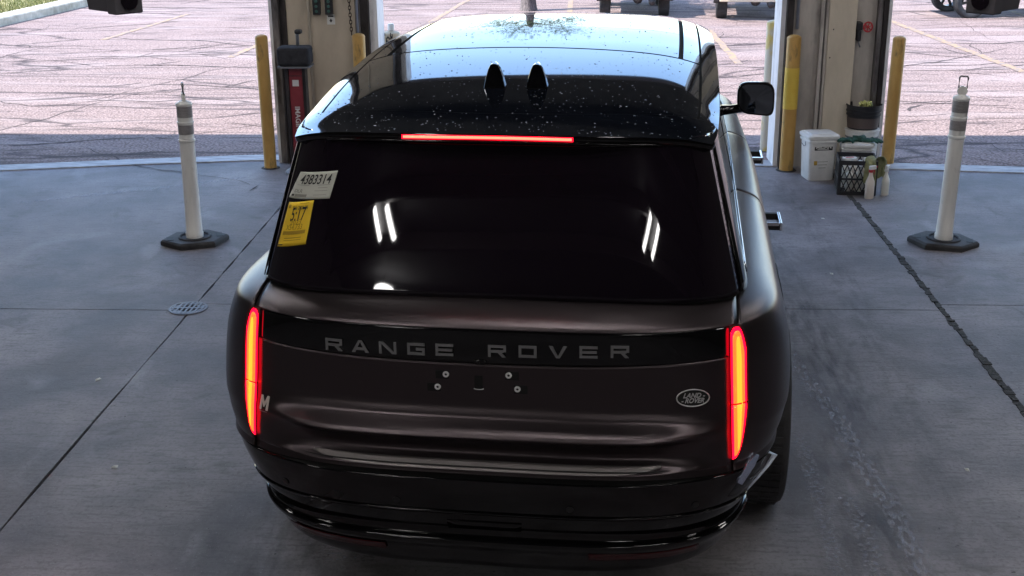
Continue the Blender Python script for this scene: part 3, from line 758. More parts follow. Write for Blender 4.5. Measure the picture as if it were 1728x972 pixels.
def square_bucket(x, y, rz, h, label, printed):
    t = empty('square_bucket', B(x, y, 0), rz, label, 'bucket', 'white square buckets by the right pier')
    loft([(0.215, 0.215, 0.03, 0.001), (0.222, 0.222, 0.03, 0.01), (0.245, 0.245, 0.035, h * 0.80), (0.266, 0.266, 0.035, h * 0.81), (0.268, 0.268, 0.035, h * 0.845), (0.247, 0.247, 0.035, h * 0.865), (0.248, 0.248, 0.035, h * 0.9)], 'tub', M_WHT, t)
    lid = loft([(0.276, 0.276, 0.035, h * 0.895), (0.278, 0.278, 0.035, h * 0.950), (0.255, 0.255, 0.035, h * 0.975), (0.215, 0.215, 0.03, h * 0.972), (0.205, 0.205, 0.03, h * 0.99), (0.02, 0.02, 0.005, h * 0.99)], 'lid', M_WHT, t)
    MB().tube([(-0.124, 0, h * 0.83), (-0.135, -0.05, h * 0.74), (-0.132, 0.0, h * 0.70), (-0.135, 0.05, h * 0.74)], 0.003, 6).build('wire_handle', M_GRATE, t, smooth=True)
    if printed:
        tilt = Matrix.Rotation(math.atan2(-0.0115, h * 0.79), 4, 'X')
        lab = MB().box(-0.078, 0.078, -0.1215, -0.1195, h * 0.655, h * 0.755).build('label_heading', M_INK, t)
        text_obj('label_print', 'MILIAN', 0.042, wallM(0.0, -0.1222, h * 0.725), M_PAPER, lab, bold=0.0012)
        MB().box(-0.055, 0.045, -0.1225, -0.1217, h * 0.672, h * 0.684).build('label_print', M_PAPER, lab)
        lm = MB()
        for k in range(6):
            w_ = random.uniform(0.03, 0.055); lm.box(-w_, w_ * 0.9, -0.1172, -0.1158, h * (0.60 - 0.065 * k), h * (0.60 - 0.065 * k) + 0.004)
        o = lm.build('label_print', M_INKG, t)
        MB().box(-0.075, -0.048, -0.1185, -0.1165, h * 0.34, h * 0.43).build('hazard_mark', mat('ochre_mark', (0.4, 0.25, 0.03), 0.6), t)
    return t
square_bucket(2.055, 10.57, BR + 0.16, 0.405, 'white square bucket with printed label and lid, left of the black crate', True)
square_bucket(2.36, 10.50, BR - 0.10, 0.345, 'white square bucket behind the crate with green gloves on its lid', False)

pl = empty('round_pail', B(2.475, 10.86, 0), 0, 'white round pail behind the crate with a black bucket set in it', 'bucket')
MB().lathe([(0.125, 0.001), (0.13, 0.01), (0.142, 0.355), (0.150, 0.357), (0.150, 0.372), (0.143, 0.375)], 30, cap=True).build('tub', M_WHT, pl, autosmooth=True)
MB().lathe([(0.1412, 0.30), (0.1416, 0.315)], 30, cap=False).build('grey_stripe', M_GRATE, pl, smooth=True)
bb = empty('black_bucket', B(2.475, 10.86, 0.378), 0, 'black bucket with brown band stacked on the round pail, rags showing on top', 'bucket')
MB().lathe([(0.128, 0.0), (0.136, 0.10), (0.139, 0.115), (0.146, 0.116), (0.147, 0.128), (0.141, 0.130), (0.142, 0.148), (0.149, 0.149), (0.150, 0.161), (0.144, 0.163), (0.146, 0.195), (0.152, 0.197), (0.152, 0.208), (0.143, 0.208), (0.138, 0.12), (0.02, 0.11)], 32, cap=False).build('tub', M_BLK, bb, autosmooth=True)
MB().lathe([(0.1312, 0.012), (0.1375, 0.100)], 32, cap=False).build('brown_band', M_BROWNB, bb, smooth=True)
rg = MB()
for k in range(60):
    a = random.uniform(0, 6.28); r_ = random.uniform(0, 0.05)
    cx, cy = 0.01 + r_ * math.cos(a), -0.02 + r_ * math.sin(a)
    p0 = Vector((cx, cy, 0.185 + random.uniform(0, 0.02)))
    rg.tube([p0, p0 + Vector((random.uniform(-.02, .02), random.uniform(-.02, .02), random.uniform(.015, .035))), p0 + Vector((random.uniform(-.03, .03), random.uniform(-.03, .03), random.uniform(.0, .03)))], [0.006, 0.007, 0.003], 5)
rgo = rg.build('cleaning_rags', M_SPONGE, None, smooth=True); rgo.location = B(2.475, 10.86, 0.378)
tag(rgo, 'pale yellow-green rags bunched in the top of the black bucket', 'rags')

# milk crate
cr = empty('milk_crate', B(2.285, 10.13, 0), BR - 0.12, 'black lattice milk crate on the floor right of the white square bucket', 'crate')
cw, cd, chh = 0.30, 0.32, 0.285
def lattice(mb, x0, x1, z0, z1, fixed, axis, t=0.010):
    def bx(a0, a1, zz0, zz1):
        if axis == 'x': mb.box(a0, a1, fixed - t / 2, fixed + t / 2, zz0, zz1)
        else: mb.box(fixed - t / 2, fixed + t / 2, a0, a1, zz0, zz1)
    def diag(a0, a1, zz0, zz1):
        L_ = math.hypot(a1 - a0, zz1 - zz0); w_ = 0.004
        nx, nz = -(zz1 - zz0) / L_ * w_, (a1 - a0) / L_ * w_
        q = [(a0 - nx, zz0 - nz), (a1 - nx, zz1 - nz), (a1 + nx, zz1 + nz), (a0 + nx, zz0 + nz)]
        if axis == 'x': mb.prism(q, fixed - t / 2 + 0.001, fixed + t / 2 - 0.001)
        else: mb.prism(q, -t / 2 + 0.001, t / 2 - 0.001, Matrix.Translation((fixed, 0, 0)) @ Matrix.Rotation(math.pi / 2, 4, 'Z'))
    bx(x0, x1, z1 - 0.035, z1); bx(x0, x1, z0, z0 + 0.03); bx(x0, x1, z0 + 0.125, z0 + 0.14)
    bx(x0, x0 + 0.022, z0 + 0.03, z1 - 0.035); bx(x1 - 0.022, x1, z0 + 0.03, z1 - 0.035)
    n = 6; s = (x1 - x0 - 0.044) / n
    for r0, r1 in ((z0 + 0.03, z0 + 0.125), (z0 + 0.14, z1 - 0.035)):
        for k in range(n):
            a = x0 + 0.022 + k * s
            diag(a, a + s, r0, r1); diag(a + s, a, r0, r1)
for nm, args in (('crate_side', (-cw / 2, cw / 2, 0.001, chh, -cd / 2, 'x')), ('crate_side', (-cw / 2, cw / 2, 0.001, chh, cd / 2, 'x')),
                 ('crate_side', (-cd / 2 + 0.006, cd / 2 - 0.006, 0.001, chh, -cw / 2, 'y')), ('crate_side', (-cd / 2 + 0.006, cd / 2 - 0.006, 0.001, chh, cw / 2, 'y'))):
    mb = MB(); lattice(mb, *args); mb.build(nm, M_BLK, cr)
MB().box(-cw / 2 + 0.006, cw / 2 - 0.006, -cd / 2 + 0.006, cd / 2 - 0.006, 0.002, 0.012).build('crate_bottom', M_BLK, cr)

def jug(x, y, z, lab, lying=False, m=M_BOTTLE2, rz=0.0, s=1.0):
    t = empty('bottle', B(x, y, z), rz, lab, 'bottle', 'bottles standing in the crate')
    if lying: t.rotation_euler = (math.radians(80), 0, rz)
    MB().lathe([(0.030 * s, 0.0), (0.034 * s, 0.005), (0.034 * s, 0.13 * s), (0.028 * s, 0.155 * s), (0.013 * s, 0.175 * s), (0.013 * s, 0.19 * s)], 16).build('bottle_body', m, t, autosmooth=True)
    MB().lathe([(0.017 * s, 0.186 * s), (0.017 * s, 0.212 * s), (0.014 * s, 0.215 * s)], 12).build('cap', M_WHT, t)
jug(2.22, 10.06, 0.013, 'pale bottle with white cap in the left of the crate', s=0.95)
jug(2.30, 10.05, 0.013, 'pale bottle in the middle of the crate front', s=1.0)
jug(2.215, 10.2, 0.013, 'pale bottle at the back left of the crate', s=1.1)
jug(2.33, 10.20, 0.013, 'pale bottle at the back right of the crate', s=1.05)
jug(2.385, 10.10, 0.013, 'pale bottle at the right of the crate under the olive cloth', s=1.15)
jug(2.26, 10.12, 0.013, 'tall pale bottle in the middle of the crate', s=1.22, m=M_BOTTLE)
jug(2.37, 10.16, 0.013, 'peach-tinted bottle in the back right of the crate', s=1.2, m=M_BOTTLE)
o = empty('wipe_pack', B(2.235, 10.17, 0.245), 0.2, 'white and red packet lying across the top of the crate contents', 'packet')
loft([(0.12, 0.06, 0.02, 0), (0.13, 0.068, 0.025, 0.012), (0.12, 0.06, 0.02, 0.026)], 'packet_body', M_WHT, o)
MB().box(-0.035, 0.035, -0.012, 0.012, 0.0262, 0.0275).build('red_print', M_REDB, o)

def spray(x, y, rz, h, m, lab, red=True):
    t = empty('spray_bottle', B(x, y, 0), rz, lab, 'spray bottle')
    k = h / 0.27
    MB().lathe([(0.036, 0.001), (0.040, 0.006), (0.041, 0.11 * k), (0.038, 0.135 * k), (0.020, 0.175 * k), (0.016, 0.195 * k), (0.015, 0.21 * k)], 20, sy=0.75).build('bottle_body', m, t, autosmooth=True)
    MB().lathe([(0.018, 0.205 * k), (0.018, 0.225 * k)], 14).build('collar', M_REDB if red else M_WHT, t)
    hd = MB().box(-0.016, 0.045, -0.011, 0.011, 0.225 * k, 0.255 * k).build('spray_head', M_WHT if red else M_WHT, t, bevel=0.004)
    MB().tube([(0.028, 0, 0.225 * k), (0.036, 0, 0.205 * k), (0.032, 0, 0.185 * k)], 0.005, 6).build('trigger', M_REDB, t, smooth=True)
    MB().lathe([(0.008, 0), (0.008, 0.012)], 10, Matrix.Translation((0.045, 0, 0.243 * k)) @ Matrix.Rotation(math.pi / 2, 4, 'Y')).build('nozzle', M_REDB, t)
spray(2.348, 9.875, 0.4, 0.285, M_BOTTLE, 'peach-tinted spray bottle with red collar in front of the crate')
spray(2.498, 9.985, 0.9, 0.26, M_BOTTLE2, 'paler spray bottle right of the crate corner', False)

def cloth(name, P, m, lab, cat, thick=0.004):
    o = grid_mesh(name, P, m, None, thick, True)
    s = o.modifiers.new('sub', 'SUBSURF'); s.levels = 1; s.render_levels = 2
    return tag(o, lab, cat)
# olive cloth over the front right corner of the crate
P = []
for i in range(14):
    row = []
    for j in range(10):
        u = i / 13; v = j / 9
        # path: hangs down front, over rim, down the right side
        s_ = u * 0.52
        if s_ < 0.2: px, py, pz = 2.345 + 0.03 * math.sin(3 * v), 9.945 - 0.012, 0.10 + s_
        elif s_ < 0.34: px, py, pz = 2.345 + (s_ - 0.2) * 0.8, 9.945 + (s_ - 0.2) * 0.5, 0.305 + 0.012 * math.sin((s_ - 0.2) / 0.14 * 3.14)
        else: px, py, pz = 2.462, 10.01, 0.30 - (s_ - 0.34) * 0.9
        ww = (v - 0.5) * 0.10
        px += ww * 0.8 + 0.008 * math.sin(8 * v + 5 * u); py += -ww * 0.35 + 0.010 * math.sin(11 * v + 3 * u) ; pz += 0.01 * math.sin(6 * v + 4 * u)
        w3 = B(px, py, pz); row.append((w3.x, w3.y, w3.z))
    P.append(row)
cloth('cloth', P, M_OLIVE, 'olive cloth draped over the front corner of the crate', 'cloth')
# dark green gloves on the second bucket
def glove(x, y, z, rz, lab):
    # palm with five fingers, flat on the lid
    t = empty('glove', B(x, y, z), rz, lab, 'glove', 'dark green work gloves on the bucket lid')
    m_ = MB()
    m_.lathe([(0.002, 0), (0.05, 0.006), (0.055, 0.016), (0.045, 0.026), (0.002, 0.03)], 14, Matrix.Diagonal((1.25, 0.9, 1, 1)), cap=False)
    o = m_.build('palm', M_TEAL, t, smooth=True)
    for k, (a, l) in enumerate([(-0.5, 0.075), (-0.2, 0.09), (0.05, 0.095), (0.3, 0.085), (1.1, 0.06)]):
        d = Vector((math.cos(a), math.sin(a), 0)); s0 = d * 0.035
        MB().tube([s0 + Vector((0, 0, .015)), s0 + d * l * 0.5 + Vector((0, 0, .022)), s0 + d * l * 0.85 + Vector((0, 0, 0.012)), s0 + d * l + Vector((0, 0, .004))], [0.013, 0.012, 0.011, 0.006], 8).build('finger', M_TEAL, t, smooth=True)
    MB().tube([(-0.04, 0, 0.013), (-0.085, 0.01, 0.016), (-0.12, 0.0, 0.012)], [0.03, 0.028, 0.034], 10).build('cuff', M_TEAL, t, smooth=True)
glove(2.30, 10.46, 0.343, math.radians(200), 'dark green glove whose cuff hangs towards the labelled bucket')
glove(2.43, 10.44, 0.343, math.radians(-25), 'dark green glove lying nearest the spray bottles')

# ------------------------------------------------------------------ overhead camera housings
def housing(x, y, z, rz, label, roll):
    t = empty('camera_housing', (x, y, z), rz, label, 'camera', 'dark camera housings hung over the lane')
    loft([(0.17, 0.10, 0.02, -0.045), (0.18, 0.105, 0.02, 0.0), (0.17, 0.10, 0.02, 0.05)], 'housing_body', M_HOUS, t)
    MB().box(0.086, 0.15, -0.060, 0.060, -0.052, 0.056).build('hood', M_HOUS, t, bevel=0.006)
    MB().lathe([(0.035, 0), (0.035, 0.01)], 18, Matrix.Translation((0.149, 0, 0)) @ Matrix.Rotation(math.pi / 2, 4, 'Y')).build('lens', M_GLASS, t)
    MB().tube([(-0.02, 0, 0.05), (-0.02, 0, 0.12)], 0.015, 10).build('bracket', M_DARKST, t)
    m_ = MB().tube([(-0.02, 0, 0.12), (-0.02, 0, 5.40 - z)], 0.02, 10); m_.build('drop_pole', M_DARKST, t)
    t.rotation_euler.x = roll
    return t
housing(-1.575, 5.0, 2.105, -0.75, 'dark camera housing hanging in the top left corner', 0.0)
housing(1.93, 5.0, 2.072, math.pi + 0.75, 'dark camera housing hanging in the top right corner', 0.0)

# ------------------------------------------------------------------ ceiling lights; strips not mirrored in the glass are added as fill
def strip_light(x, y, rz, label, L_=1.2, hg=0.06, tr=0.022, mt=None):
    t = empty('strip_light', (x, y, 5.0), rz, label, 'ceiling light', 'lit twin-tube strip lights under the ceiling')
    MB().box(-hg - 0.04, hg + 0.04, -L_ / 2, L_ / 2, 0.04 + tr, 0.08 + tr).build('tray', M_FIX, t)
    for s in (-1, 1):
        MB().tube([(s * hg, -L_ / 2 + 0.02, 0.0), (s * hg, L_ / 2 - 0.02, 0.0)], tr, 10).build('tube', mt or M_TUBE, t, smooth=True)
    for s in (-1, 1):
        MB().tube([(0, s * L_ * 0.4, 0.07), (0, s * L_ * 0.4, 0.497)], 0.006, 5).build('hanger', M_DARKST, t)
    return t
LIGHTS = [(-3.9, 8.6, 0), (3.9, 8.6, 0), (-4.61, -5.42, -0.153), (1.79, -5.30, -0.341), (-5.5, 1.6, 0), (5.5, 1.6, 0),  (-5.5, 6.5, 0), (5.5, 6.5, 0), (-2.1, 2.7, 1.2), (1.7, 2.7, 1.9), (-0.2, 4.6, 1.57)]
LNM = ['added as fill over the left bay closest to the doors', 'added as fill over the right bay closest to the doors', 'at the back, mirrored left in the rear glass', 'at the back, mirrored right in the rear glass', 'added as fill over the left bay, level with the camera', 'added as fill over the right bay, level with the camera', 'added as fill over the left bay near the door', 'added as fill over the right bay near the door', 'added for highlights over the lane just left of the camera', 'added for highlights over the lane just right of the camera', 'added for highlights straight above the rear of the car']
for i_, ((x, y, r_), nm) in enumerate(zip(LIGHTS, LNM)):
    p_ = B(x, y)
    big = i_ in (2, 3)
    strip_light(p_.x, p_.y, BR + r_, 'lit twin-tube strip light ' + nm, (1.75 if i_ == 2 else 2.1) if big else 1.2, (0.24 if i_ == 2 else 0.34) if big else 0.06, 0.07 if big else 0.022, M_TUBEB if big else None)
rl = empty('ring_light', B(-6.18, -10.45, 5.0), BR, 'round lit ring lamp with a short arm at the far back left of the hall', 'ceiling light')
MB().tube([(0.30 * math.cos(a), 0.42 * math.sin(a), 0) for a in [2 * math.pi * k / 28 for k in range(28)]], 0.10, 8, closed=True).build('tube', M_TUBEB, rl, smooth=True)
MB().tube([(0.22, -0.42, 0), (0.42, -1.15, 0)], 0.09, 8).build('tube', M_TUBEB, rl, smooth=True)
MB().tube([(0, 0.0, 0), (0, 0, 0.495)], 0.01, 6).build('hanger', M_DARKST, rl)
MB().box(-0.28, 0.28, -0.02, 0.02, -0.02, 0.02).build('cross_bar', M_DARKST, rl)

# ------------------------------------------------------------------ the car
CX, CY, CYAW = -0.102, 3.831, 0.139
car = empty('parked_car', (CX, CY, 0), -CYAW, 'satin brown luxury SUV with black roof seen from behind, brake lights lit', 'car')

def pchip(xs, ys):
    xs = np.array(xs, float); ys = np.array(ys, float); h = np.diff(xs); d = np.diff(ys) / h
    m = np.zeros(len(xs)); m[0] = d[0]; m[-1] = d[-1]
    for i in range(1, len(xs) - 1):
        if d[i - 1] * d[i] > 0:
            w1 = 2 * h[i] + h[i - 1]; w2 = h[i] + 2 * h[i - 1]
            m[i] = (w1 + w2) / (w1 / d[i - 1] + w2 / d[i])
    def f(x):
        x = np.clip(x, xs[0], xs[-1]); i = np.clip(np.searchsorted(xs, x) - 1, 0, len(xs) - 2)
        t = (x - xs[i]) / h[i]
        return (2 * t**3 - 3 * t**2 + 1) * ys[i] + (t**3 - 2 * t**2 + t) * h[i] * m[i] + (-2 * t**3 + 3 * t**2) * ys[i + 1] + (t**3 - t**2) * h[i] * m[i + 1]
    return f
def sstep(a, b, x):
    t = np.clip((x - a) / (b - a), 0, 1); return t * t * (3 - 2 * t)

def tab(f, a, b, n=3000):
    """fast scalar look-up of a smooth function"""
    xs = np.linspace(a, b, n + 1); ys = [float(v) for v in f(xs)] + [float(f(np.array([b]))[0])]
    k = n / (b - a)
    def g_(x):
        t = (x - a) * k
        if t <= 0: return ys[0]
        if t >= n: return ys[n]
        i = int(t); return ys[i] + (ys[i + 1] - ys[i]) * (t - i)
    return g_
def inv_tab(ks, vs):
    """inverse look-up of a monotone list: value -> key"""
    from bisect import bisect_right
    ks = list(map(float, ks)); vs = list(map(float, vs))
    def g_(v):
        if v <= vs[0]: return ks[0]
        if v >= vs[-1]: return ks[-1]
        i = bisect_right(vs, v) - 1
        d = vs[i + 1] - vs[i]
        return ks[i] + (ks[i + 1] - ks[i]) * ((v - vs[i]) / d if d > 0 else 0)
    return g_
def ss1(a, b, x):
    t = (x - a) / (b - a); t = 0.0 if t < 0 else 1.0 if t > 1 else t
    return t * t * (3 - 2 * t)
class Loft:
    """closed plan contour (rear corner, side, front corner) at every height"""
    def __init__(s, nodes, Lc, n, m):
        s.K = len(nodes); idx = list(range(s.K)); A = np.array(nodes, float); A[:, 1] *= 1.0 if A[0, 0] > 1 else 0.976
        s.z, s.W, s.R, s.F, s.Rs = [tab(pchip(idx, A[:, k]), 0, s.K - 1) for k in range(5)]
        vv = np.linspace(0, s.K - 1, 6001); s.vz = inv_tab(vv, pchip(idx, A[:, 0])(vv))
        s.Lc = Lc
        ph = np.linspace(0, math.pi / 2, 8001)
        X = np.sin(ph) ** (2 / n); Y = 1 - np.cos(ph) ** (2 / m)
        ar = np.concatenate([[0], np.cumsum(np.hypot(np.diff(X), np.diff(Y) * Lc))]); u = ar / ar[-1]
        s.X = tab(lambda q: np.interp(q, u, X), 0, 1); s.Y = tab(lambda q: np.interp(q, u, Y), 0, 1)
        s.uX = inv_tab(u, X); s.uY = inv_tab(u, Y)
    def aX(s, x, v):   # parameter whose x equals the given one, rear part
        return s.uX(min(abs(x) / s.W(v), 1.0)) * (1 if x >= 0 else -1)
    def P(s, a, v):
        sg = 1 if a >= 0 else -1; a = abs(a)
        W = s.W(v); Rb = s.Rs(v); F = s.F(v); z = s.z(v)
        L0 = Rb + s.Lc; Lf = 0.85; F0 = F - Lf
        if a <= 1:
            X = s.X(a); R = Rb + (s.R(v) - Rb) * (1 - ss1(0.50, 0.80, X))
            y = R + (L0 - R) * s.Y(a); x = W * X
        elif a <= 2:
            y = L0 + (F0 - L0) * (a - 1); x = W
        else:
            t = 3 - a; y = F - Lf * s.Y(t); x = W * s.X(t)
        return (sg * x * (1 - 0.05 * ss1(2.6, 4.6, y)), y, z)
    def a_at_y(s, y, v):
        Rb = s.Rs(v); F = s.F(v); L0 = Rb + s.Lc; F0 = F - 0.85
        if y <= L0: return s.uY(max(0.0, (y - Rb) / s.Lc))
        if y <= F0: return 1 + (y - L0) / (F0 - L0)
        return 3 - s.uY(max(0.0, min(1.0, (F - y) / 0.85)))
    def N(s, a, v):
        e = 1e-3; v0 = max(v - e, 0); v1 = min(v + e, s.K - 1)
        p, q = s.P(a + e, v), s.P(a - e, v); r, t = s.P(a, v1), s.P(a, v0)
        ax, ay, az = p[0] - q[0], p[1] - q[1], p[2] - q[2]; bx, by, bz = r[0] - t[0], r[1] - t[1], r[2] - t[2]
        nx, ny, nz = ay * bz - az * by, az * bx - ax * bz, ax * by - ay * bx
        l = math.sqrt(nx * nx + ny * ny + nz * nz) + 1e-12
        return (nx / l, ny / l, nz / l)
    def Po(s, a, v, off):
        p = s.P(a, v)
        if off == 0: return p
        n = s.N(a, v); return (p[0] + n[0] * off, p[1] + n[1] * off, p[2] + n[2] * off)

#  nodes: z, half width, rear y at the centre line, front y, rear y towards the corners
BODY = Loft([
    (0.170, 0.82, 0.20, 4.75, 0.20),
    (0.190, 0.86, 0.10, 4.90, 0.10),
    (0.240, 0.895, 0.04, 4.95, 0.035),
    (0.300, 0.915, 0.010, 4.98, 0.006),
    (0.345, 0.940, -0.024, 4.99, -0.022),
    (0.360, 0.945, -0.027, 4.995, -0.025),
    (0.372, 0.935, -0.006, 5.00, -0.008),
    (0.392, 0.942, -0.004, 5.00, -0.006),
    (0.480, 0.980, -0.040, 5.02, -0.04),
    (0.570, 1.018, -0.062, 5.02, -0.05),
    (0.618, 1.036, -0.066, 5.02, -0.045),
    (0.628, 1.040, -0.040, 5.02, -0.040),
    (0.648, 1.036, -0.036, 5.02, -0.035),
    (0.653, 1.038, -0.062, 5.02, -0.035),
    (0.672, 1.047, -0.022, 5.02, -0.030),
    (0.700, 1.058, -0.002, 5.02, -0.024),
    (0.745, 1.070, -0.026, 5.01, -0.012),
    (0.768, 1.077, -0.056, 5.00, -0.006),
    (0.779, 1.078, -0.046, 5.00, -0.004),
    (0.815, 1.080, 0.026, 4.99, 0.006),
    (0.860, 1.079, 0.040, 4.98, 0.015),
    (0.960, 1.070, 0.036, 4.96, 0.025),
    (1.040, 1.052, 0.032, 4.93, 0.030),
    (1.118, 1.020, 0.034, 4.88, 0.034),
    (1.132, 1.010, 0.044, 4.85, 0.044),
    (1.150, 0.985, 0.078, 4.80, 0.078),
    (1.164, 0.950, 0.125, 4.74, 0.125),
    (1.174, 0.910, 0.178, 4.68, 0.178),
    (1.1765, 0.884, 0.200, 4.65, 0.200)], 0.62, 3.6, 2.9)
GH = Loft([(1.170 + t, 0.880 - 0.248 * t, 0.198 + 0.300 * t + 0.05 * t * t, 4.02 - 1.89 * t, 0.198 + 0.300 * t + 0.05 * t * t) for t in np.linspace(0, 0.53, 9)], 0.30, 5.5, 2.4)

def patch(L, a0, a1, na, v0, v1, nv, name, m, off=0.0, thick=0.004, parent=None, edge=0.0):
    """a0/a1 numbers or functions of the height fraction; v0/v1 numbers or functions of the a fraction"""
    P = []
    for i in range(nv + 1):
        row = []
        for j in range(na + 1):
            t = j / na; s = i / nv
            va = v0(t) if callable(v0) else v0; vb = v1(t) if callable(v1) else v1
            v = va + (vb - va) * s
            aa = a0(v) if callable(a0) else a0; ab = a1(v) if callable(a1) else a1
            a = aa + (ab - aa) * t
            row.append(L.Po(a, v, off))
        P.append(row)
    o = grid_mesh(name, P, m, parent or car, thick, True)
    return o
VB = BODY.vz; VG = GH.vz

# dark inner shells (what shows in the shut lines)
patch(BODY, -3, -1e-6, 120, 0.6, BODY.K - 1.001, 60, 'inner_shell', M_SHELL, -0.012, 0)
patch(BODY, 1e-6, 3, 120, 0.6, BODY.K - 1.001, 60, 'inner_shell', M_SHELL, -0.012, 0)
patch(GH, -3, -1e-6, 90, 0, GH.K - 1.001, 14, 'inner_shell', M_SHELL, -0.012, 0)
patch(GH, 1e-6, 3, 90, 0, GH.K - 1.001, 14, 'inner_shell', M_SHELL, -0.012, 0)
# under-tray
MB().box(-0.66, 0.66, 0.30, 4.6, 0.27, 0.30).build('under_tray', M_SHELL, car)

xin = 0.812
def XI(v): return 0.812 + 0.026 * (1.118 - BODY.z(v)) / 0.45
AI = lambda v: BODY.aX(XI(v), v)           # inner edge of lamps
AO = lambda v: BODY.aX(0.905, v)         # outer edge of lamps
g = 0.0035
v_seam = VB(0.624); v_top = BODY.K - 1.002
# tailgate: three stacked skins sharing the same surface
vb0, vb1 = VB(1.003), VB(1.122)
def band_lo(t): x = (t - 0.5) * 2; return VB(1.002 + 0.024 * x * x)
def band_hi(t): x = (t - 0.5) * 2; return VB(1.126)
patch(BODY, lambda v: -AI(v) + 0.002, lambda v: AI(v) - 0.002, 72, VB(0.6275), lambda t: band_lo(t) - 0.012, 90, 'tailgate', M_SATIN)
patch(BODY, lambda v: -AI(v) + 0.002, lambda v: AI(v) - 0.002, 72, band_lo, band_hi, 14, 'tailgate_band', M_GLOSSB, -0.002)
patch(BODY, lambda v: -BODY.aX(0.835, v), lambda v: BODY.aX(0.835, v), 72, lambda t: band_hi(t) + 0.03, v_top, 26, 'tailgate_shelf', M_SATIN)
# grey lip strip across the tailgate
patch(BODY, lambda v: -BODY.aX(0.60, v), lambda v: BODY.aX(0.60, v), 40, lambda t: VB(0.6535 + 0.014 * abs(2 * t - 1) ** 8), VB(0.6725), 4, 'lip_strip', M_GREYLIP, 0.0015, 0.002)
# bumper: rear wrap and side returns up to the arch
YL = lambda z: float(np.interp(z, [0.19, 0.28, 0.36, 0.484, 0.56, 0.62], [0.26, 0.35, 0.44, 0.56, 0.63, 0.665]))
AB = lambda v: BODY.a_at_y(YL(BODY.z(v)), v)
patch(BODY, lambda v: -AB(v), lambda v: AB(v), 130, 0.0, VB(0.6185), 40, 'rear_bumper', M_GLOSSB, 0.0, 0.005)
# silver blades with the sky's reflection put into their colour, and reflectors
for s in (-1, 1):
    f = lambda v, y: s * BODY.a_at_y(y, v)
    # blades standing out of the bumper corner, running forward and down
    def blade(pts_, th_, nm='sky_tinted_blade', m_=M_BLADE):
        pts_ = [(x - 0.006, y + 0.004, z) for x, y, z in pts_]
        if s < 0: pts_ = [(x - 0.045 + 0.02 * (0.6 - z), y, z - 0.01) for x, y, z in pts_]
        n_ = len(pts_); vs_ = [(s * x, y, z) for x, y, z in pts_] + [(s * (x - 0.03), y + th_, z) for x, y, z in pts_]
        MB().add(vs_, [tuple(range(n_)), tuple(reversed(range(n_, 2 * n_)))] + [(k, n_ + k, n_ + (k + 1) % n_, (k + 1) % n_) for k in range(n_)]).build(nm, m_, car, bevel=0.002)
    blade([(1.016, 0.300, 0.592), (1.004, 0.295, 0.592), (0.968, 0.262, 0.553), (0.932, 0.244, 0.512), (0.900, 0.228, 0.482), (0.914, 0.232, 0.480), (0.953, 0.256, 0.520), (0.986, 0.274, 0.556)], 0.03, 'sky_tinted_blade', M_BLADE2)
    blade([(0.930, 0.166, 0.655), (0.944, 0.19, 0.640), (0.925, 0.158, 0.612), (0.886, 0.128, 0.553), (0.870, 0.105, 0.572), (0.872, 0.105, 0.585), (0.899, 0.126, 0.632)], 0.03)
    blade([(0.994, 0.28, 0.602), (0.978, 0.258, 0.617), (0.950, 0.215, 0.605), (0.915, 0.170, 0.560), (0.893, 0.20, 0.510), (0.905, 0.225, 0.490), (0.935, 0.240, 0.520), (0.966, 0.258, 0.558)], 0.03, 'blade_infill', M_SATIN)
    patch(BODY, lambda v: f(v, YL(BODY.z(v)) - 0.055), lambda v: f(v, YL(BODY.z(v)) - 0.010), 4, VB(0.30), VB(0.355), 5, 'side_reflector', M_REFL, 0.005, 0.003)
    patch(BODY, lambda v: s * BODY.aX(0.36, v), lambda v: s * BODY.aX(0.74, v), 16, VB(0.285), VB(0.322), 5, 'reflector', M_REFL, 0.003, 0.003)
# horizontal lines in the bumper
for z_, x_ in ((0.475, 0.90),):
    patch(BODY, lambda v: -BODY.aX(x_, v), lambda v: BODY.aX(x_, v), 60, VB(z_), VB(z_ + 0.010), 1, 'bumper_line', M_GLOSSB, 0.005, 0.004)
patch(BODY, -0.1, 0.1, 6, VB(0.40), VB(0.44), 2, 'tow_cover', M_GLOSSB, 0.003, 0.003)
# parking sensors
for x in (-0.72, -0.30, 0.30, 0.72):
    v = VB(0.52); a = BODY.aX(x, v); p = BODY.P(a, v); n = BODY.N(a, v)
    Mz = Matrix.Translation(Vector(p) + Vector(n) * 0.001) @ Vector(n).to_track_quat('Z', 'Y').to_matrix().to_4x4()
    MB().lathe([(0.013, 0), (0.013, 0.002), (0.010, 0.003)], 16, Mz).build('parking_sensor', M_MBLK, car, autosmooth=True)

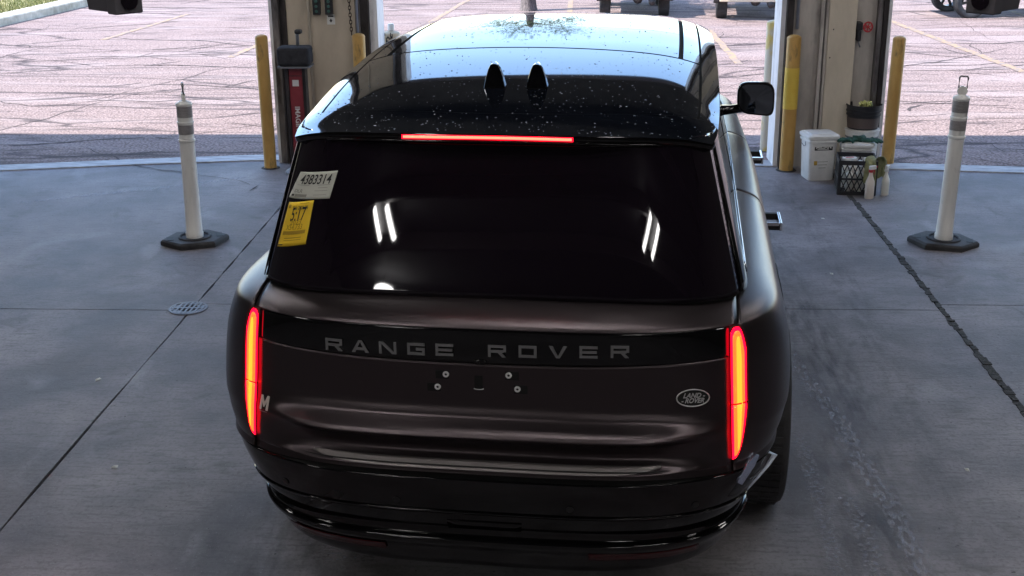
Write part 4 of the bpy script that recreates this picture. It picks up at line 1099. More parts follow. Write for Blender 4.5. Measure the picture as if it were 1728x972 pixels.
# lamps
def lamp(s):
    z0, zm, z1 = 0.667, 0.858, 1.118
    holder = patch(BODY, (lambda v: s * (AI(v))), (lambda v: s * (BODY.aX(0.888, v))), 12, VB(0.66), VB(1.128), 50, 'lamp_recess', M_SHELL, -0.004, 0.003)
    def lohi(t):
        lo = z0 + (0.17 * t ** 2.4); hi = z1 - 0.075 * max(0.0, t - 0.45) ** 2 * 3.3 - 0.015 * max(0, 0.2 - t) / 0.2
        return lo, hi
    for k, (nm, m_, off, x0, x1, ins) in enumerate((('lamp_lens', M_LAMPR, 0.003, 0.001, 0.052, 0.0), ('lamp_core', M_LAMPO, 0.0055, 0.007, 0.044, 0.012), ('lamp_filament', M_LAMPH, 0.0068, 0.018, 0.034, 0.030))):
        A0 = lambda v: s * BODY.aX(XI(v) + x0, v); A1 = lambda v: s * BODY.aX(XI(v) + x1, v)
        par = None
        for a_, b_ in ((0, 1), (1, 2)):
            lo = (lambda t: VB(lohi(t)[0] + ins)) if a_ == 0 else (lambda t: VB(zm + 0.003))
            hi = (lambda t: VB(zm - 0.003)) if a_ == 0 else (lambda t: VB(lohi(t)[1] - ins))
            patch(BODY, A0, A1, 12, lo, hi, 24, nm, m_, off, 0.002)
lamp(-1); lamp(1)

# quarter panels, doors, front wings
WY = (1.14, 4.13)
def archz(y):
    z = 0.245
    for c in WY:
        if abs(y - c) < 0.455: z = max(z, 0.36 + math.sqrt(0.455 ** 2 - (y - c) ** 2))
    return z
def side_panel(s, y0, y1, na, name, m, zlow, zhi_v, from_lamp=False, off=0.0):
    def A0(v):
        if from_lamp:
            z = BODY.z(v)
            if z > 1.124: return BODY.aX(0.842, v)
            t = 1.0
            if z < 0.837: t = max(0.0, (z - 0.667) / 0.17) ** (1 / 2.4)
            elif z > 1.045: t = min(1.0, 0.45 + math.sqrt(max(0, 1.120 - z) / 0.2475))
            return BODY.aX(XI(v) + 0.006 + 0.052 * t, v)
        return BODY.a_at_y(y0, v)
    P = []
    nv = 46
    ys = [None] * (na + 1)
    vmid = VB(0.8)
    a_0 = A0(vmid); a_1 = BODY.a_at_y(y1, vmid)
    for i in range(nv + 1):
        row = []
        for j in range(na + 1):
            t = j / na
            ymid = BODY.P(a_0 + (a_1 - a_0) * t, vmid)[1]
            zl = max(zlow(ymid), archz(ymid))
            v = VB(zl) + (zhi_v - VB(zl)) * i / nv
            aa = A0(v); ab = BODY.a_at_y(y1, v)
            a = aa + (ab - aa) * t
            row.append(BODY.Po(s * a, v, off))
        P.append(row)
    return grid_mesh(name, P, m, car, 0.005, True)
for s in (-1, 1):
    side_panel(s, 0, 1.80, 70, 'quarter_panel', M_SATIN, lambda y: 0.624, v_top, True)
    # piece of the quarter panel below the seam, in front of the bumper return
    side_panel(s, 1.64, 1.80, 12, 'sill_panel', M_SATIN, lambda y: 0.30, VB(0.615))
    side_panel(s, 1.807, 3.10, 30, 'rear_door', M_SATIN, lambda y: 0.34, v_top)
    side_panel(s, 3.107, 3.76, 24, 'front_door', M_SATIN, lambda y: 0.34, v_top)
    side_panel(s, 3.767, 4.50, 50, 'front_wing', M_SATIN, lambda y: 0.34, VB(1.17))
    side_panel(s, 1.64, 3.66, 30, 'sill', M_MBLK, lambda y: 0.25, VB(0.33))
# front fascia and bonnet
patch(BODY, lambda v: BODY.a_at_y(4.505, v), 3.0, 30, 0.5, VB(1.165), 20, 'front_fascia', M_SATIN)
patch(BODY, -3.0, lambda v: -BODY.a_at_y(4.505, v), 30, 0.5, VB(1.165), 20, 'front_fascia', M_SATIN)
P = []
for i in range(25):
    y = 3.70 + 1.0 * i / 24; row = []
    for j in range(25):
        q = -1 + 2 * j / 24; x = q * 0.90 * (1 - 0.05 * sstep(2.6, 4.6, y)) * (1 - 0.10 * sstep(4.3, 4.72, y))
        row.append((x, y, 1.168 + 0.055 * (1 - q ** 4) - 0.05 * sstep(4.1, 4.75, y) * (1 - 0.4 * q * q)))
    P.append(row)
grid_mesh('bonnet', P, M_SATIN, car, 0.005)
# shoulder deck closing body to greenhouse along the sides and rear
patch(BODY, -2.2, 2.2, 120, BODY.K - 1.05, BODY.K - 1.0, 2, 'belt_seal', M_MBLK, 0.001, 0.0)

# fuel flap on the right rear quarter: proud rounded panel edge
P0 = []
vm = VB(0.99); 
pts = []
for k in range(28):
    a = 2 * math.pi * k / 28
    cy, cz = 1.02 + 0.105 * np.sign(math.cos(a)) * abs(math.cos(a)) ** 0.5, 0.985 + 0.075 * np.sign(math.sin(a)) * abs(math.sin(a)) ** 0.5
    v = VB(cz); pts.append(tuple(BODY.Po(BODY.a_at_y(cy, v), v, 0.0008)))
MB().tube(pts, 0.0028, 6, closed=True).build('fuel_flap', M_MBLK, car, smooth=True)

# greenhouse
xg = lambda v: 0.968 * float(GH.W(v))
vg0, vg1 = VG(1.178), GH.K - 1.002
rear_glass = patch(GH, lambda v: -GH.aX(xg(v), v), lambda v: GH.aX(xg(v), v), 64, vg0, vg1, 30, 'rear_glass', M_GLASS, 0.002, 0.003)
for s in (-1, 1):
    sg = lambda a: (lambda v: s * a(v))
    patch(GH, lambda v: s * GH.aX(xg(v) + 0.004, v), lambda v: s * GH.a_at_y(0.74 + 0.12 * (GH.z(v) - 1.2), v), 16, vg0, vg1, 22, 'rear_pillar', M_GLOSSB, 0.003, 0.003)
    # side windows with pillars between
    for y0, y1, nm, nn in ((0.76, 1.80, 'quarter_window', 22), (1.87, 2.86, 'door_window', 16), (2.94, 3.60, 'door_window', 16)):
        patch(GH, lambda v: s * GH.a_at_y(y0 + 0.12 * (GH.z(v) - 1.2), v),
              lambda v: s * GH.a_at_y(min(y1, 4.02 - 1.6 * (GH.z(v) - 1.17) - 0.1), v), nn, VG(1.205), VG(1.645), 18, nm, M_SGLASS, 0.001, 0.003)
    for y0 in (1.80, 2.87):
        patch(GH, lambda v: s * GH.a_at_y(y0 + 0.012, v), lambda v: s * GH.a_at_y(y0 + 0.062, v), 3, VG(1.20), VG(1.65), 10, 'door_pillar', M_GLOSSB, 0.003, 0.003)
    patch(GH, lambda v: s * GH.a_at_y(0.60, v), lambda v: s * GH.a_at_y(3.75, v), 60, VG(1.175), VG(1.200), 2, 'belt_moulding', M_CHROME, 0.006, 0.004)
    patch(GH, lambda v: s * GH.a_at_y(0.75, v), lambda v: s * GH.a_at_y(3.05, v), 50, VG(1.652), GH.K - 1.001, 4, 'window_frame', M_GLOSSB, 0.004, 0.003)
# windscreen
patch(GH, lambda v: GH.a_at_y(min(3.66, 4.02 - 1.6 * (GH.z(v) - 1.17) - 0.05), v), 3.0, 24, VG(1.18), vg1, 16, 'windscreen', M_GLASS, 0.002, 0.003)
patch(GH, -3.0, lambda v: -GH.a_at_y(min(3.66, 4.02 - 1.6 * (GH.z(v) - 1.17) - 0.05), v), 24, VG(1.18), vg1, 16, 'windscreen', M_GLASS, 0.002, 0.003)

# roof
rz = tab(pchip([0.28, 0.45, 0.7, 1.0, 1.35, 1.7, 2.1, 2.5, 2.85, 3.1], [1.718, 1.738, 1.776, 1.812, 1.842, 1.861, 1.872, 1.868, 1.846, 1.812]), 0.28, 3.1)
rw = tab(pchip([0.28, 0.6, 1.0, 1.6, 2.2, 2.7, 3.1], [0.700, 0.757, 0.768, 0.770, 0.762, 0.745, 0.70]), 0.28, 3.1)
def roof_z(x, y):
    q = min(abs(x) / float(rw(y)), 1.0)
    return float(rz(y)) - 0.022 * q * q - 0.055 * q ** 7 * (1.0 if y > 0.8 else 0.35 + 0.65 * (y / 0.8))
def rear_edge(x): return 0.325 + 0.135 * (abs(x) / 0.735) ** 3.2
def roof_patch(name, xa, xb, ya, yb, nx, ny, m, off=0.0, thick=0.004):
    P = []
    for i in range(ny + 1):
        row = []
        for j in range(nx + 1):
            t = j / nx
            # callables of y for x limits, of x for y limits
            ym = (ya(0) if callable(ya) else ya); yM = (yb(0) if callable(yb) else yb)
            yy = ym + (yM - ym) * i / ny
            x0 = xa(yy) if callable(xa) else xa; x1 = xb(yy) if callable(xb) else xb
            x = x0 + (x1 - x0) * t
            y0 = ya(x) if callable(ya) else ya; y1 = yb(x) if callable(yb) else yb
            y = y0 + (y1 - y0) * i / ny
            x0 = xa(y) if callable(xa) else xa; x1 = xb(y) if callable(xb) else xb
            x = x0 + (x1 - x0) * t
            row.append((x, y, roof_z(x, y) + off))
        P.append(row)
    return grid_mesh(name, P, m, car, 0)
edge = lambda y: float(rw(y))
curve1 = lambda x: 0.545 + 0.10 * (abs(x) / 0.7) ** 2
curve2 = lambda x: 1.50 - 0.10 * (abs(x) / 0.7) ** 2
curve3 = lambda x: 2.06 - 0.10 * (abs(x) / 0.7) ** 2
curve4 = lambda x: 2.60 - 0.09 * (abs(x) / 0.7) ** 2
curve5 = lambda x: 3.06 - 0.16 * (abs(x) / 0.7) ** 2
gg = 0.010
off_ = lambda f, d: (lambda x: f(x) + d)
roof_patch('roof_underlay', lambda y: -edge(y) * 0.99, lambda y: edge(y) * 0.99, off_(rear_edge, 0.01), off_(curve5, -0.01), 40, 60, M_SHELL, -0.012, 0)
roof_patch('roof_spoiler', lambda y: -edge(y), edge, rear_edge, off_(curve1, -0.001), 140, 14, M_ROOF)
xs_ = lambda y: 0.905 * edge(y)
xi_ = lambda y: 0.80 * edge(y)
def nn(f, d): return lambda y: f(y) + d
def neg(f): return lambda y: -f(y)
roof_patch('roof_panel', neg(nn(xs_, -gg / 2)), nn(xs_, -gg / 2), off_(curve1, 0.001), off_(curve2, -gg), 120, 30, M_ROOF)
roof_patch('roof_glass', neg(nn(xi_, -gg)), nn(xi_, -gg), off_(curve2, gg), off_(curve3, -0.002), 50, 20, M_ROOF)
roof_patch('roof_glass', neg(nn(xi_, -gg)), nn(xi_, -gg), off_(curve3, 0.002), off_(curve4, -gg / 2), 50, 20, M_ROOF)
roof_patch('roof_front_panel', neg(nn(xi_, -gg)), nn(xi_, -gg), off_(curve4, gg / 2), curve5, 50, 14, M_ROOF)
for s in (-1, 1):
    if s > 0:
        roof_patch('roof_side_panel', nn(xi_, gg), nn(xs_, -gg / 2), off_(curve2, gg), curve5, 8, 40, M_ROOF)
        roof_patch('roof_rail', nn(xs_, gg / 2), edge, off_(curve1, 0.001), curve5, 26, 70, M_ROOF)
    else:
        roof_patch('roof_side_panel', neg(nn(xs_, -gg / 2)), neg(nn(xi_, gg)), off_(curve2, gg), curve5, 8, 40, M_ROOF)
        roof_patch('roof_rail', neg(edge), neg(nn(xs_, gg / 2)), off_(curve1, 0.001), curve5, 26, 70, M_ROOF)
# roof skirt down to the window frames
P = []
loop = []
for k in range(61): x = -edge(0.43) + 2 * edge(0.43) * k / 60; loop.append((x, rear_edge(x)))
for k in range(1, 61): y = 0.43 + (2.88 - 0.43) * k / 60; loop.append((edge(y), y))
pre = []
for k in range(60): y = 2.88 - (2.88 - 0.43) * k / 60; pre.append((-edge(y), y))
loop = pre + loop
for dz, inset in ((0.0, 0.0), (0.010, -0.003), (0.024, 0.0), (0.030, 0.012), (0.038, 0.06)):
    row = []
    for i, (x, y) in enumerate(loop):
        c = Vector((x, y)) ; t = Vector((loop[min(i + 1, len(loop) - 1)][0] - loop[max(i - 1, 0)][0], loop[min(i + 1, len(loop) - 1)][1] - loop[max(i - 1, 0)][1])).normalized()
        n = Vector((-t.y, t.x))
        row.append((x + n.x * inset, y + n.y * inset, roof_z(x, y) - dz))
    P.append(row)
grid_mesh('roof_skirt', P, M_GLOSSB, car, 0, flip=True)
# brake strip in the spoiler's edge
def strip(name, x0, x1, z0, z1, off, m):
    P = []
    for i in range(3):
        row = []
        for j in range(41):
            x = x0 + (x1 - x0) * j / 40; z = roof_z(x, rear_edge(x)) - (z0 + (z1 - z0) * i / 2)
            row.append((x, rear_edge(x) - off, z))
        P.append(row)
    return grid_mesh(name, P, m, car, 0.003, flip=True)
strip('brake_lens', -0.320, 0.270, 0.004, 0.019, 0.0035, M_CHMSR)
strip('brake_strip', -0.315, 0.265, 0.007, 0.0155, 0.0048, M_CHMSL)
strip('glow_shield_lip', -0.60, 0.56, 0.0215, 0.0275, 0.009, M_GLOSSB)  # added lip that keeps the strip's glow off the glass below

# antenna fins
for x in (-0.072, 0.088):
    lv = []
    for k, (z, l, w, y) in enumerate([(0.0, 0.165, 0.084, 0.0), (0.012, 0.155, 0.080, 0.003), (0.045, 0.125, 0.066, 0.004), (0.08, 0.09, 0.044, 0.004), (0.096, 0.065, 0.028, 0.0), (0.100, 0.04, 0.012, -0.002)]):
        # hull-like plan: flat rear, pointed front
        lv.append([(-w / 2, y - 0.05, z), (w / 2, y - 0.05, z), (w / 2 * 0.98, y - 0.05 + l * 0.3, z), (w / 2 * 0.55, y - 0.05 + l * 0.75, z), (0, y - 0.05 + l, z), (-w / 2 * 0.55, y - 0.05 + l * 0.75, z), (-w / 2 * 0.98, y - 0.05 + l * 0.3, z)])
    n = 7; vs = [p for L in lv for p in L]; fs = []
    for i in range(len(lv) - 1):
        for k in range(n): fs.append((i * n + k, i * n + (k + 1) % n, (i + 1) * n + (k + 1) % n, (i + 1) * n + k))
    fs += [tuple(reversed(range(n))), tuple((len(lv) - 1) * n + k for k in range(n))]
    o = MB().add(vs, fs).build('antenna_fin', M_GLOSSB, car, bevel=0.004)
    o.location = (x, 0.875, roof_z(x, 0.86) - 0.008)
    o.rotation_euler.x = math.radians(4)

# water beads on the roof
base = []; n8 = 7
rings = [(1.0, 0.0), (0.86, 0.45), (0.5, 0.85)]
uv_, uf_ = [], []
for r_, h_ in rings:
    for k in range(n8): uv_.append((r_ * math.cos(2 * math.pi * k / n8), r_ * math.sin(2 * math.pi * k / n8), h_))
uv_.append((0, 0, 1.0))
for i in range(2):
    for k in range(n8): uf_.append((i * n8 + k, i * n8 + (k + 1) % n8, (i + 1) * n8 + (k + 1) % n8, (i + 1) * n8 + k))
for k in range(n8): uf_.append((2 * n8 + k, 2 * n8 + (k + 1) % n8, 3 * n8))
dv, df = [], []
def bead(x, y, r_):
    z = roof_z(x, y); b0 = len(dv)
    sx, sy = random.uniform(0.8, 1.3), random.uniform(0.8, 1.2)
    for p in uv_: dv.append((x + p[0] * r_ * sx, y + p[1] * r_ * sy, z + 0.0003 + p[2] * r_ * 0.5))
    df.extend([tuple(b0 + i for i in f) for f in uf_])
import mathutils
for _ in range(9000):
    y = 0.36 + random.random() ** 1.3 * 2.6; x = random.uniform(-0.98, 0.98) * edge(y)
    if y < rear_edge(x) + 0.01: continue
    c = mathutils.noise.noise(Vector((x * 2.6, y * 2.2, 3.1))) + 0.5 * mathutils.noise.noise(Vector((x * 9, y * 9, 1.0)))
    dens = 0.15 + 0.9 * max(0, c) + (0.25 if y < 0.95 else 0)
    if random.random() < dens * 0.42: bead(x, y, random.choice((0.0011, 0.0013, 0.0016, 0.002, 0.0024, 0.0034)) * 1.0)
me = bpy.data.meshes.new('water_beads'); me.from_pydata(dv, [], df)
link('water_beads', me, M_DROP, car, True, 'stuff')

# letters across the black band
def on_body(x, z, off=0.0):
    v = VB(z); a = BODY.aX(x, v); return Vector(BODY.Po(a, v, off)), Vector(BODY.N(a, v)), a, v
def surfM(x, z, off=0.0):
    p, n, a, v = on_body(x, z, off)
    e = 0.004
    tx = (Vector(BODY.P(a + e, v)) - Vector(BODY.P(a - e, v))).normalized()
    up = n.cross(tx).normalized()
    if up.z < 0: up = -up
    M_ = Matrix((tx, up, n)).transposed().to_4x4(); M_.translation = p
    return M_
def stroke_letter(ch, w, h, t):
    """wide block letters from flat bars; returns list of quads (2-D)"""
    Q = []
    def hb(y, x0=0, x1=1): Q.append([(x0 * w, y), (x1 * w, y), (x1 * w, y + t), (x0 * w, y + t)])
    def vb(x, y0=0, y1=h): Q.append([(x, y0), (x + t, y0), (x + t, y1), (x, y1)])
    if ch == 'R':
        vb(0); hb(h - t, t / w, 0.86); vb(0.86 * w, h * 0.45, h); hb(h * 0.38, t / w, 0.86)
        Q.append([(w * 0.55, h * 0.38), (w * 0.55 + t * 1.3, h * 0.38), (w, 0), (w - t * 1.4, 0)])
    elif ch == 'A':
        Q.append([(0, 0), (t * 1.3, 0), (w / 2 + t * 0.2, h), (w / 2 - t * 0.7, h)]); Q.append([(w - t * 1.3, 0), (w, 0), (w / 2 + t * 0.7, h), (w / 2 - t * 0.2, h)]); hb(h * 0.2, 0.25, 0.75)
    elif ch == 'N':
        vb(0); vb(w - t); Q.append([(t * 0.3, h), (t * 1.7, h), (w - t * 0.3, 0), (w - t * 1.7, 0)])
    elif ch == 'G':
        hb(0); hb(h - t); vb(0); vb(w - t, 0, h * 0.5); hb(h * 0.5 - t * 0.5, 0.5, 1)
    elif ch == 'E':
        vb(0); hb(0, t / w); hb(h - t, t / w); hb(h / 2 - t / 2, t / w, 0.95)
    elif ch == 'O':
        hb(0); hb(h - t); vb(0, t, h - t); vb(w - t, t, h - t)
    elif ch == 'V':
        Q.append([(0, h), (t * 1.4, h), (w / 2 + t * 0.3, 0), (w / 2 - t * 0.7, 0)]); Q.append([(w, h), (w - t * 1.4, h), (w / 2 - t * 0.3, 0), (w / 2 + t * 0.7, 0)])
    return Q
LET = [('R', -0.511), ('A', -0.4166), ('N', -0.3200), ('G', -0.2220), ('E', -0.1250), ('R', 0.0530), ('O', 0.156), ('V', 0.257), ('E', 0.358), ('R', 0.4604)]
for ch, x in LET:
    x -= 0.007
    z = 1.053 + 0.02 * x + 0.012 * x * x
    M_ = surfM(x, z, 0.0005)
    m_ = MB(); w_, h_, t_ = 0.060, 0.042, 0.0088
    for k, q in enumerate(stroke_letter(ch, w_, h_, t_)):
        zt = 0.0045 + 0.0002 * k
        vs = [M_ @ Vector((px - w_ / 2, py - h_ / 2, 0.0)) for px, py in q] + [M_ @ Vector((px - w_ / 2, py - h_ / 2, zt)) for px, py in q]
        m_.add(vs, [(3, 2, 1, 0), (4, 5, 6, 7), (0, 1, 5, 4), (1, 2, 6, 5), (2, 3, 7, 6), (3, 0, 4, 7)])
    m_.build('letter', M_GREYL, car)
# plate mounting: four pale nuts, centre slot
for x, z in ((-0.130, 0.961), (0.084, 0.967), (-0.160, 0.913), (0.113, 0.917)):
    M_ = surfM(x, z, 0.001)
    nt_ = MB().lathe([(0.0046, 0.0), (0.0046, 0.005), (0.0105, 0.005), (0.0110, 0.0)], 18, M_, cap=False).build('plate_nut', M_NUT, car, autosmooth=True)
    MB().lathe([(0.0046, 0.001), (0.0044, 0.0035)], 14, M_).build('nut_hole', M_INK, nt_)
    MB().box(-0.024, 0.022, -0.018, 0.013, 0.0004, 0.0022, surfM(x + (0.012 if x > 0 else -0.012), z, 0)).build('nut_pad', M_SHELL, car, bevel=0.001)
MB().box(-0.014, 0.014, -0.025, 0.025, 0.0005, 0.0025, surfM(-0.019, 0.935, 0)).build('plate_slot', M_SHELL, car)
pts = [surfM(-0.019, 0.909, 0) @ Vector((0.017 * math.sin(t), 0.004 - 0.004 * math.cos(t), 0.002)) for t in np.linspace(-1.3, 1.3, 9)]
MB().tube(pts, 0.0022, 6).build('slot_edge', M_BADGE, car, smooth=True)
MB().lathe([(0.003, 0), (0.020, 0.004), (0.024, 0.0)], 18, surfM(-0.012, 1.010, 0.001) @ Matrix.Diagonal((1, 0.4, 1, 1)), cap=False).build('reversing_camera', M_GLOSSB, car, smooth=True)
# oval badge
M_ = surfM(0.6978, 0.8957, 0.001)
bd = MB().lathe([(0.0565, 0.0), (0.0545, 0.003), (0.01, 0.0032)], 40, M_ @ Matrix.Diagonal((1, 0.54, 1, 1)), cap=True).build('oval_badge', M_OVAL, car, autosmooth=True)
MB().tube([M_ @ Vector((0.055 * math.cos(a), 0.030 * math.sin(a), 0.003)) for a in [2 * math.pi * k / 44 for k in range(44)]], 0.0024, 7, closed=True).build('badge_rim', M_BADGE, bd, smooth=True)
text_obj('badge_lettering', 'LAND -', 0.0235, M_ @ Matrix.Translation((0.002, 0.0085, 0.0042)), M_BADGE, bd, xs=0.95, shear=0.35, bold=0.0006)
text_obj('badge_lettering', '- ROVER', 0.0235, M_ @ Matrix.Translation((-0.002, -0.0095, 0.0042)), M_BADGE, bd, xs=0.88, shear=0.35, bold=0.0006)
# small M emblem, left
M_ = surfM(-0.7950, 0.797, 0.001)
w_, h_, t_ = 0.040, 0.052, 0.0095
m_ = MB()
for k, q in enumerate([[(0, 0), (t_, 0), (t_, h_), (0, h_)], [(w_ - t_, 0), (w_, 0), (w_, h_), (w_ - t_, h_)], [(0.002, h_), (t_, h_), (w_ / 2 + 0.004, h_ * 0.32), (w_ / 2 - 0.002, h_ * 0.20)], [(w_ - 0.002, h_), (w_ - t_, h_), (w_ / 2 - 0.004, h_ * 0.32), (w_ / 2 + 0.002, h_ * 0.20)]]):
    zt = 0.0015 + 0.0002 * k
    vs = [M_ @ Vector((px - w_ / 2, py - h_ / 2, 0.0)) for px, py in q] + [M_ @ Vector((px - w_ / 2, py - h_ / 2, zt)) for px, py in q]
    m_.add(vs, [(3, 2, 1, 0), (4, 5, 6, 7), (0, 1, 5, 4), (1, 2, 6, 5), (2, 3, 7, 6), (3, 0, 4, 7)])
em = m_.build('emblem', mat('pale_emblem', (0.55, 0.53, 0.48), 0.5), car)
MB().box(-0.017, 0.017, -0.0330, -0.0305, 0.0003, 0.0015, M_).build('emblem_bar', M_GREYL, em)

# stickers inside the left edge of the rear glass
def on_glass(x, z, off=0.0):
    v = VG(z); a = GH.aX(x, v); return Vector(GH.Po(a, v, off)), Vector(GH.N(a, v))
def sticker(name, quad, m, off):
    """quad: bl, br, tr, tl as (x,z) on the glass"""
    def pt(u, v, o):
        x = (quad[0][0] * (1 - u) + quad[1][0] * u) * (1 - v) + (quad[3][0] * (1 - u) + quad[2][0] * u) * v
        z = (quad[0][1] * (1 - u) + quad[1][1] * u) * (1 - v) + (quad[3][1] * (1 - u) + quad[2][1] * u) * v
        p, n = on_glass(x, z, o); return p
    P = [[pt(j / 12, i / 12, off) for j in range(13)] for i in range(13)]
    st = grid_mesh(name, P, m, car, 0.0008)
    def frame(u, v, o):
        p = pt(u, v, o); tx = (pt(u + .02, v, o) - pt(u - .02, v, o)).normalized(); ty = (pt(u, v + .02, o) - pt(u, v - .02, o)).normalized()
        n = tx.cross(ty).normalized()
        M_ = Matrix((tx, ty, n)).transposed().to_4x4(); M_.translation = p   # sheared with the sheet
        return M_
    def txt(s_, u, v, size, mt, xs=1.0, bold=0.0):
        c = bpy.data.curves.new('t', 'FONT'); c.body = s_; c.size = 1; c.align_x = 'CENTER'; c.align_y = 'CENTER'; c.offset = bold; c.resolution_u = 3
        t = bpy.data.objects.new('t', c); COL.objects.link(t); bpy.context.view_layer.update()
        me = bpy.data.meshes.new_from_object(t.evaluated_get(bpy.context.evaluated_depsgraph_get()))
        bpy.data.objects.remove(t); bpy.data.curves.remove(c)
        ww = (pt(1, .5, 0) - pt(0, .5, 0)).length; hh = (pt(.5, 1, 0) - pt(.5, 0, 0)).length
        for vv in me.vertices:
            uu = u + vv.co.x * size * xs / ww; v2 = v + vv.co.y * size / hh
            vv.co = pt(uu, v2, off + 0.0012)
        me.materials.clear(); return link('printed_text', me, mt, st)
    def bar(u0, u1, v0, v1, mt):
        P = [[pt(u0 + (u1 - u0) * j / 4, v0 + (v1 - v0) * i / 2, off + 0.0011) for j in range(5)] for i in range(3)]
        return grid_mesh('printed_bar', P, mt, st)
    return st, txt, bar
WQ = [(-0.7575, 1.4618), (-0.5822, 1.4853), (-0.555, 1.5789), (-0.7076, 1.5565)]
YQ = [(-0.7927, 1.2937), (-0.6675, 1.3264), (-0.6425, 1.4738), (-0.7514, 1.4485)]
st, txt, bar = sticker('paper_sticker', WQ, M_STICKG, 0.004)
txt('4383314', 0.52, 0.70, 0.052, M_INK, 0.78, 0.012)
txt('DLR', 0.20, 0.28, 0.019, M_INKG, 1.1, 0.02)
bar(0.10, 0.42, 0.50, 0.515, M_INKG); bar(0.62, 0.92, 0.50, 0.515, M_INKG); bar(0.66, 0.88, 0.40, 0.415, M_INKG); bar(0.60, 0.90, 0.29, 0.305, M_INKG)
bar(0.60, 0.90, 0.14, 0.155, M_INKG); bar(0.15, 0.45, 0.07, 0.17, M_INKG); bar(0.06, 0.13, 0.08, 0.16, M_INK)
st, txt, bar = sticker('yellow_sticker', YQ, M_STICKY, 0.0045)
txt('5:17', 0.52, 0.70, 0.070, M_INK, 0.62, 0.012)
txt('Sale 2026-26', 0.55, 0.855, 0.018, M_INK, 0.85, 0.012)
txt('2023', 0.50, 0.53, 0.026, M_INKO, 1.1, 0.0)
txt('X54,733', 0.48, 0.42, 0.028, M_INKO, 0.85, 0.0)
bar(0.10, 0.90, 0.26, 0.34, M_INKO); bar(0.2, 0.8, 0.175, 0.19, M_INKO); bar(0.2, 0.8, 0.125, 0.135, M_INKO); bar(0.03, 0.20, 0.03, 0.05, M_INK); bar(0.5, 0.85, 0.95, 0.96, M_INKO)
bar(0.06, 0.16, 0.86, 0.94, M_INKO)

# door mirrors
def mirror(s):
    root = BODY.a_at_y(3.22, VB(1.14)); p = Vector(BODY.P(s * root, VB(1.15)))
    c = Vector((s * 1.035, 3.34, 1.325))
    MB().tube([Vector((s * 0.80, 3.36, c.z - 0.085)), Vector((s * 0.90, 3.36, c.z - 0.075)), c + Vector((-s * 0.03, 0.03, -0.06))], [0.035, 0.026, 0.026], 10).build('mirror_arm', M_GLOSSB, car, smooth=True)
    # housing: rounded trapezoid loop lofted front to back
    lv = []
    for (yy, k) in ((-0.050, 0.96), (-0.044, 1.0), (0.0, 0.99), (0.045, 0.86), (0.075, 0.6), (0.09, 0.2)):
        ring = []
        for q in range(32):
            a = 2 * math.pi * q / 32; ca, sa = math.cos(a), math.sin(a)
            w_ = 0.104 * np.sign(ca) * abs(ca) ** 0.48; h_ = 0.092 * np.sign(sa) * abs(sa) ** 0.55
            h_ *= 1 + 0.12 * (-s * ca * -1)
            ring.append((c.x + w_ * k, c.y + yy, c.z + h_ * k - 0.012 * (s * ca)))
        lv.append(ring)
    vs = [p_ for L in lv for p_ in L]; fs = []; n = 32
    for i in range(len(lv) - 1):
        for k in range(n): fs.append((i * n + k, i * n + (k + 1) % n, (i + 1) * n + (k + 1) % n, (i + 1) * n + k))
    fs += [tuple(reversed(range(n))), tuple((len(lv) - 1) * n + k for k in range(n))]
    hs = MB().add(vs, fs).build('mirror_housing', M_GLOSSB, car, autosmooth=True)
    ring = [(c.x + (x - c.x) * 0.90, c.y - 0.0525, c.z + (z - c.z) * 0.88) for x, y, z in lv[1]]
    cc = (c.x, c.y - 0.054, c.z)
    m_ = MB().add(ring + [cc], [(k, (k + 1) % 32, 32) for k in range(32)])
    m_.build('mirror_glass', mat('mirror_silver', (0.16, 0.18, 0.21), 0.03, 1.0), hs)
mirror(1); mirror(-1)

# deployed door handles
for s in (-1, 1):
    for y in (1.95, 3.30):
        z = 0.985
        v = VB(z); p = Vector(BODY.P(s * BODY.a_at_y(y, v), v))
        fr = MB()
        x0, x1 = (p.x - 0.02, p.x + 0.062) if s > 0 else (p.x - 0.062, p.x + 0.02)
        xo = p.x + s * 0.052
        fr.box(min(xo, xo + s * 0.014), max(xo, xo + s * 0.014), y - 0.075, y + 0.13, z - 0.019, z + 0.019)
        hb_ = fr.build('door_handle', M_CHROME, car, bevel=0.004)
        xa, xb = sorted((p.x - s * 0.02, xo - s * 0.0005))
        MB().box(xa, xb, y - 0.074, y - 0.058, z + 0.004, z + 0.019).build('handle_arm', M_CHROME, hb_)
        MB().box(xa, xb, y - 0.070, y - 0.060, z - 0.017, z + 0.003).build('handle_pocket', M_MBLK, hb_)
        MB().box(xa, xb, y + 0.10, y + 0.125, z - 0.015, z + 0.015).build('handle_arm', M_MBLK, hb_)

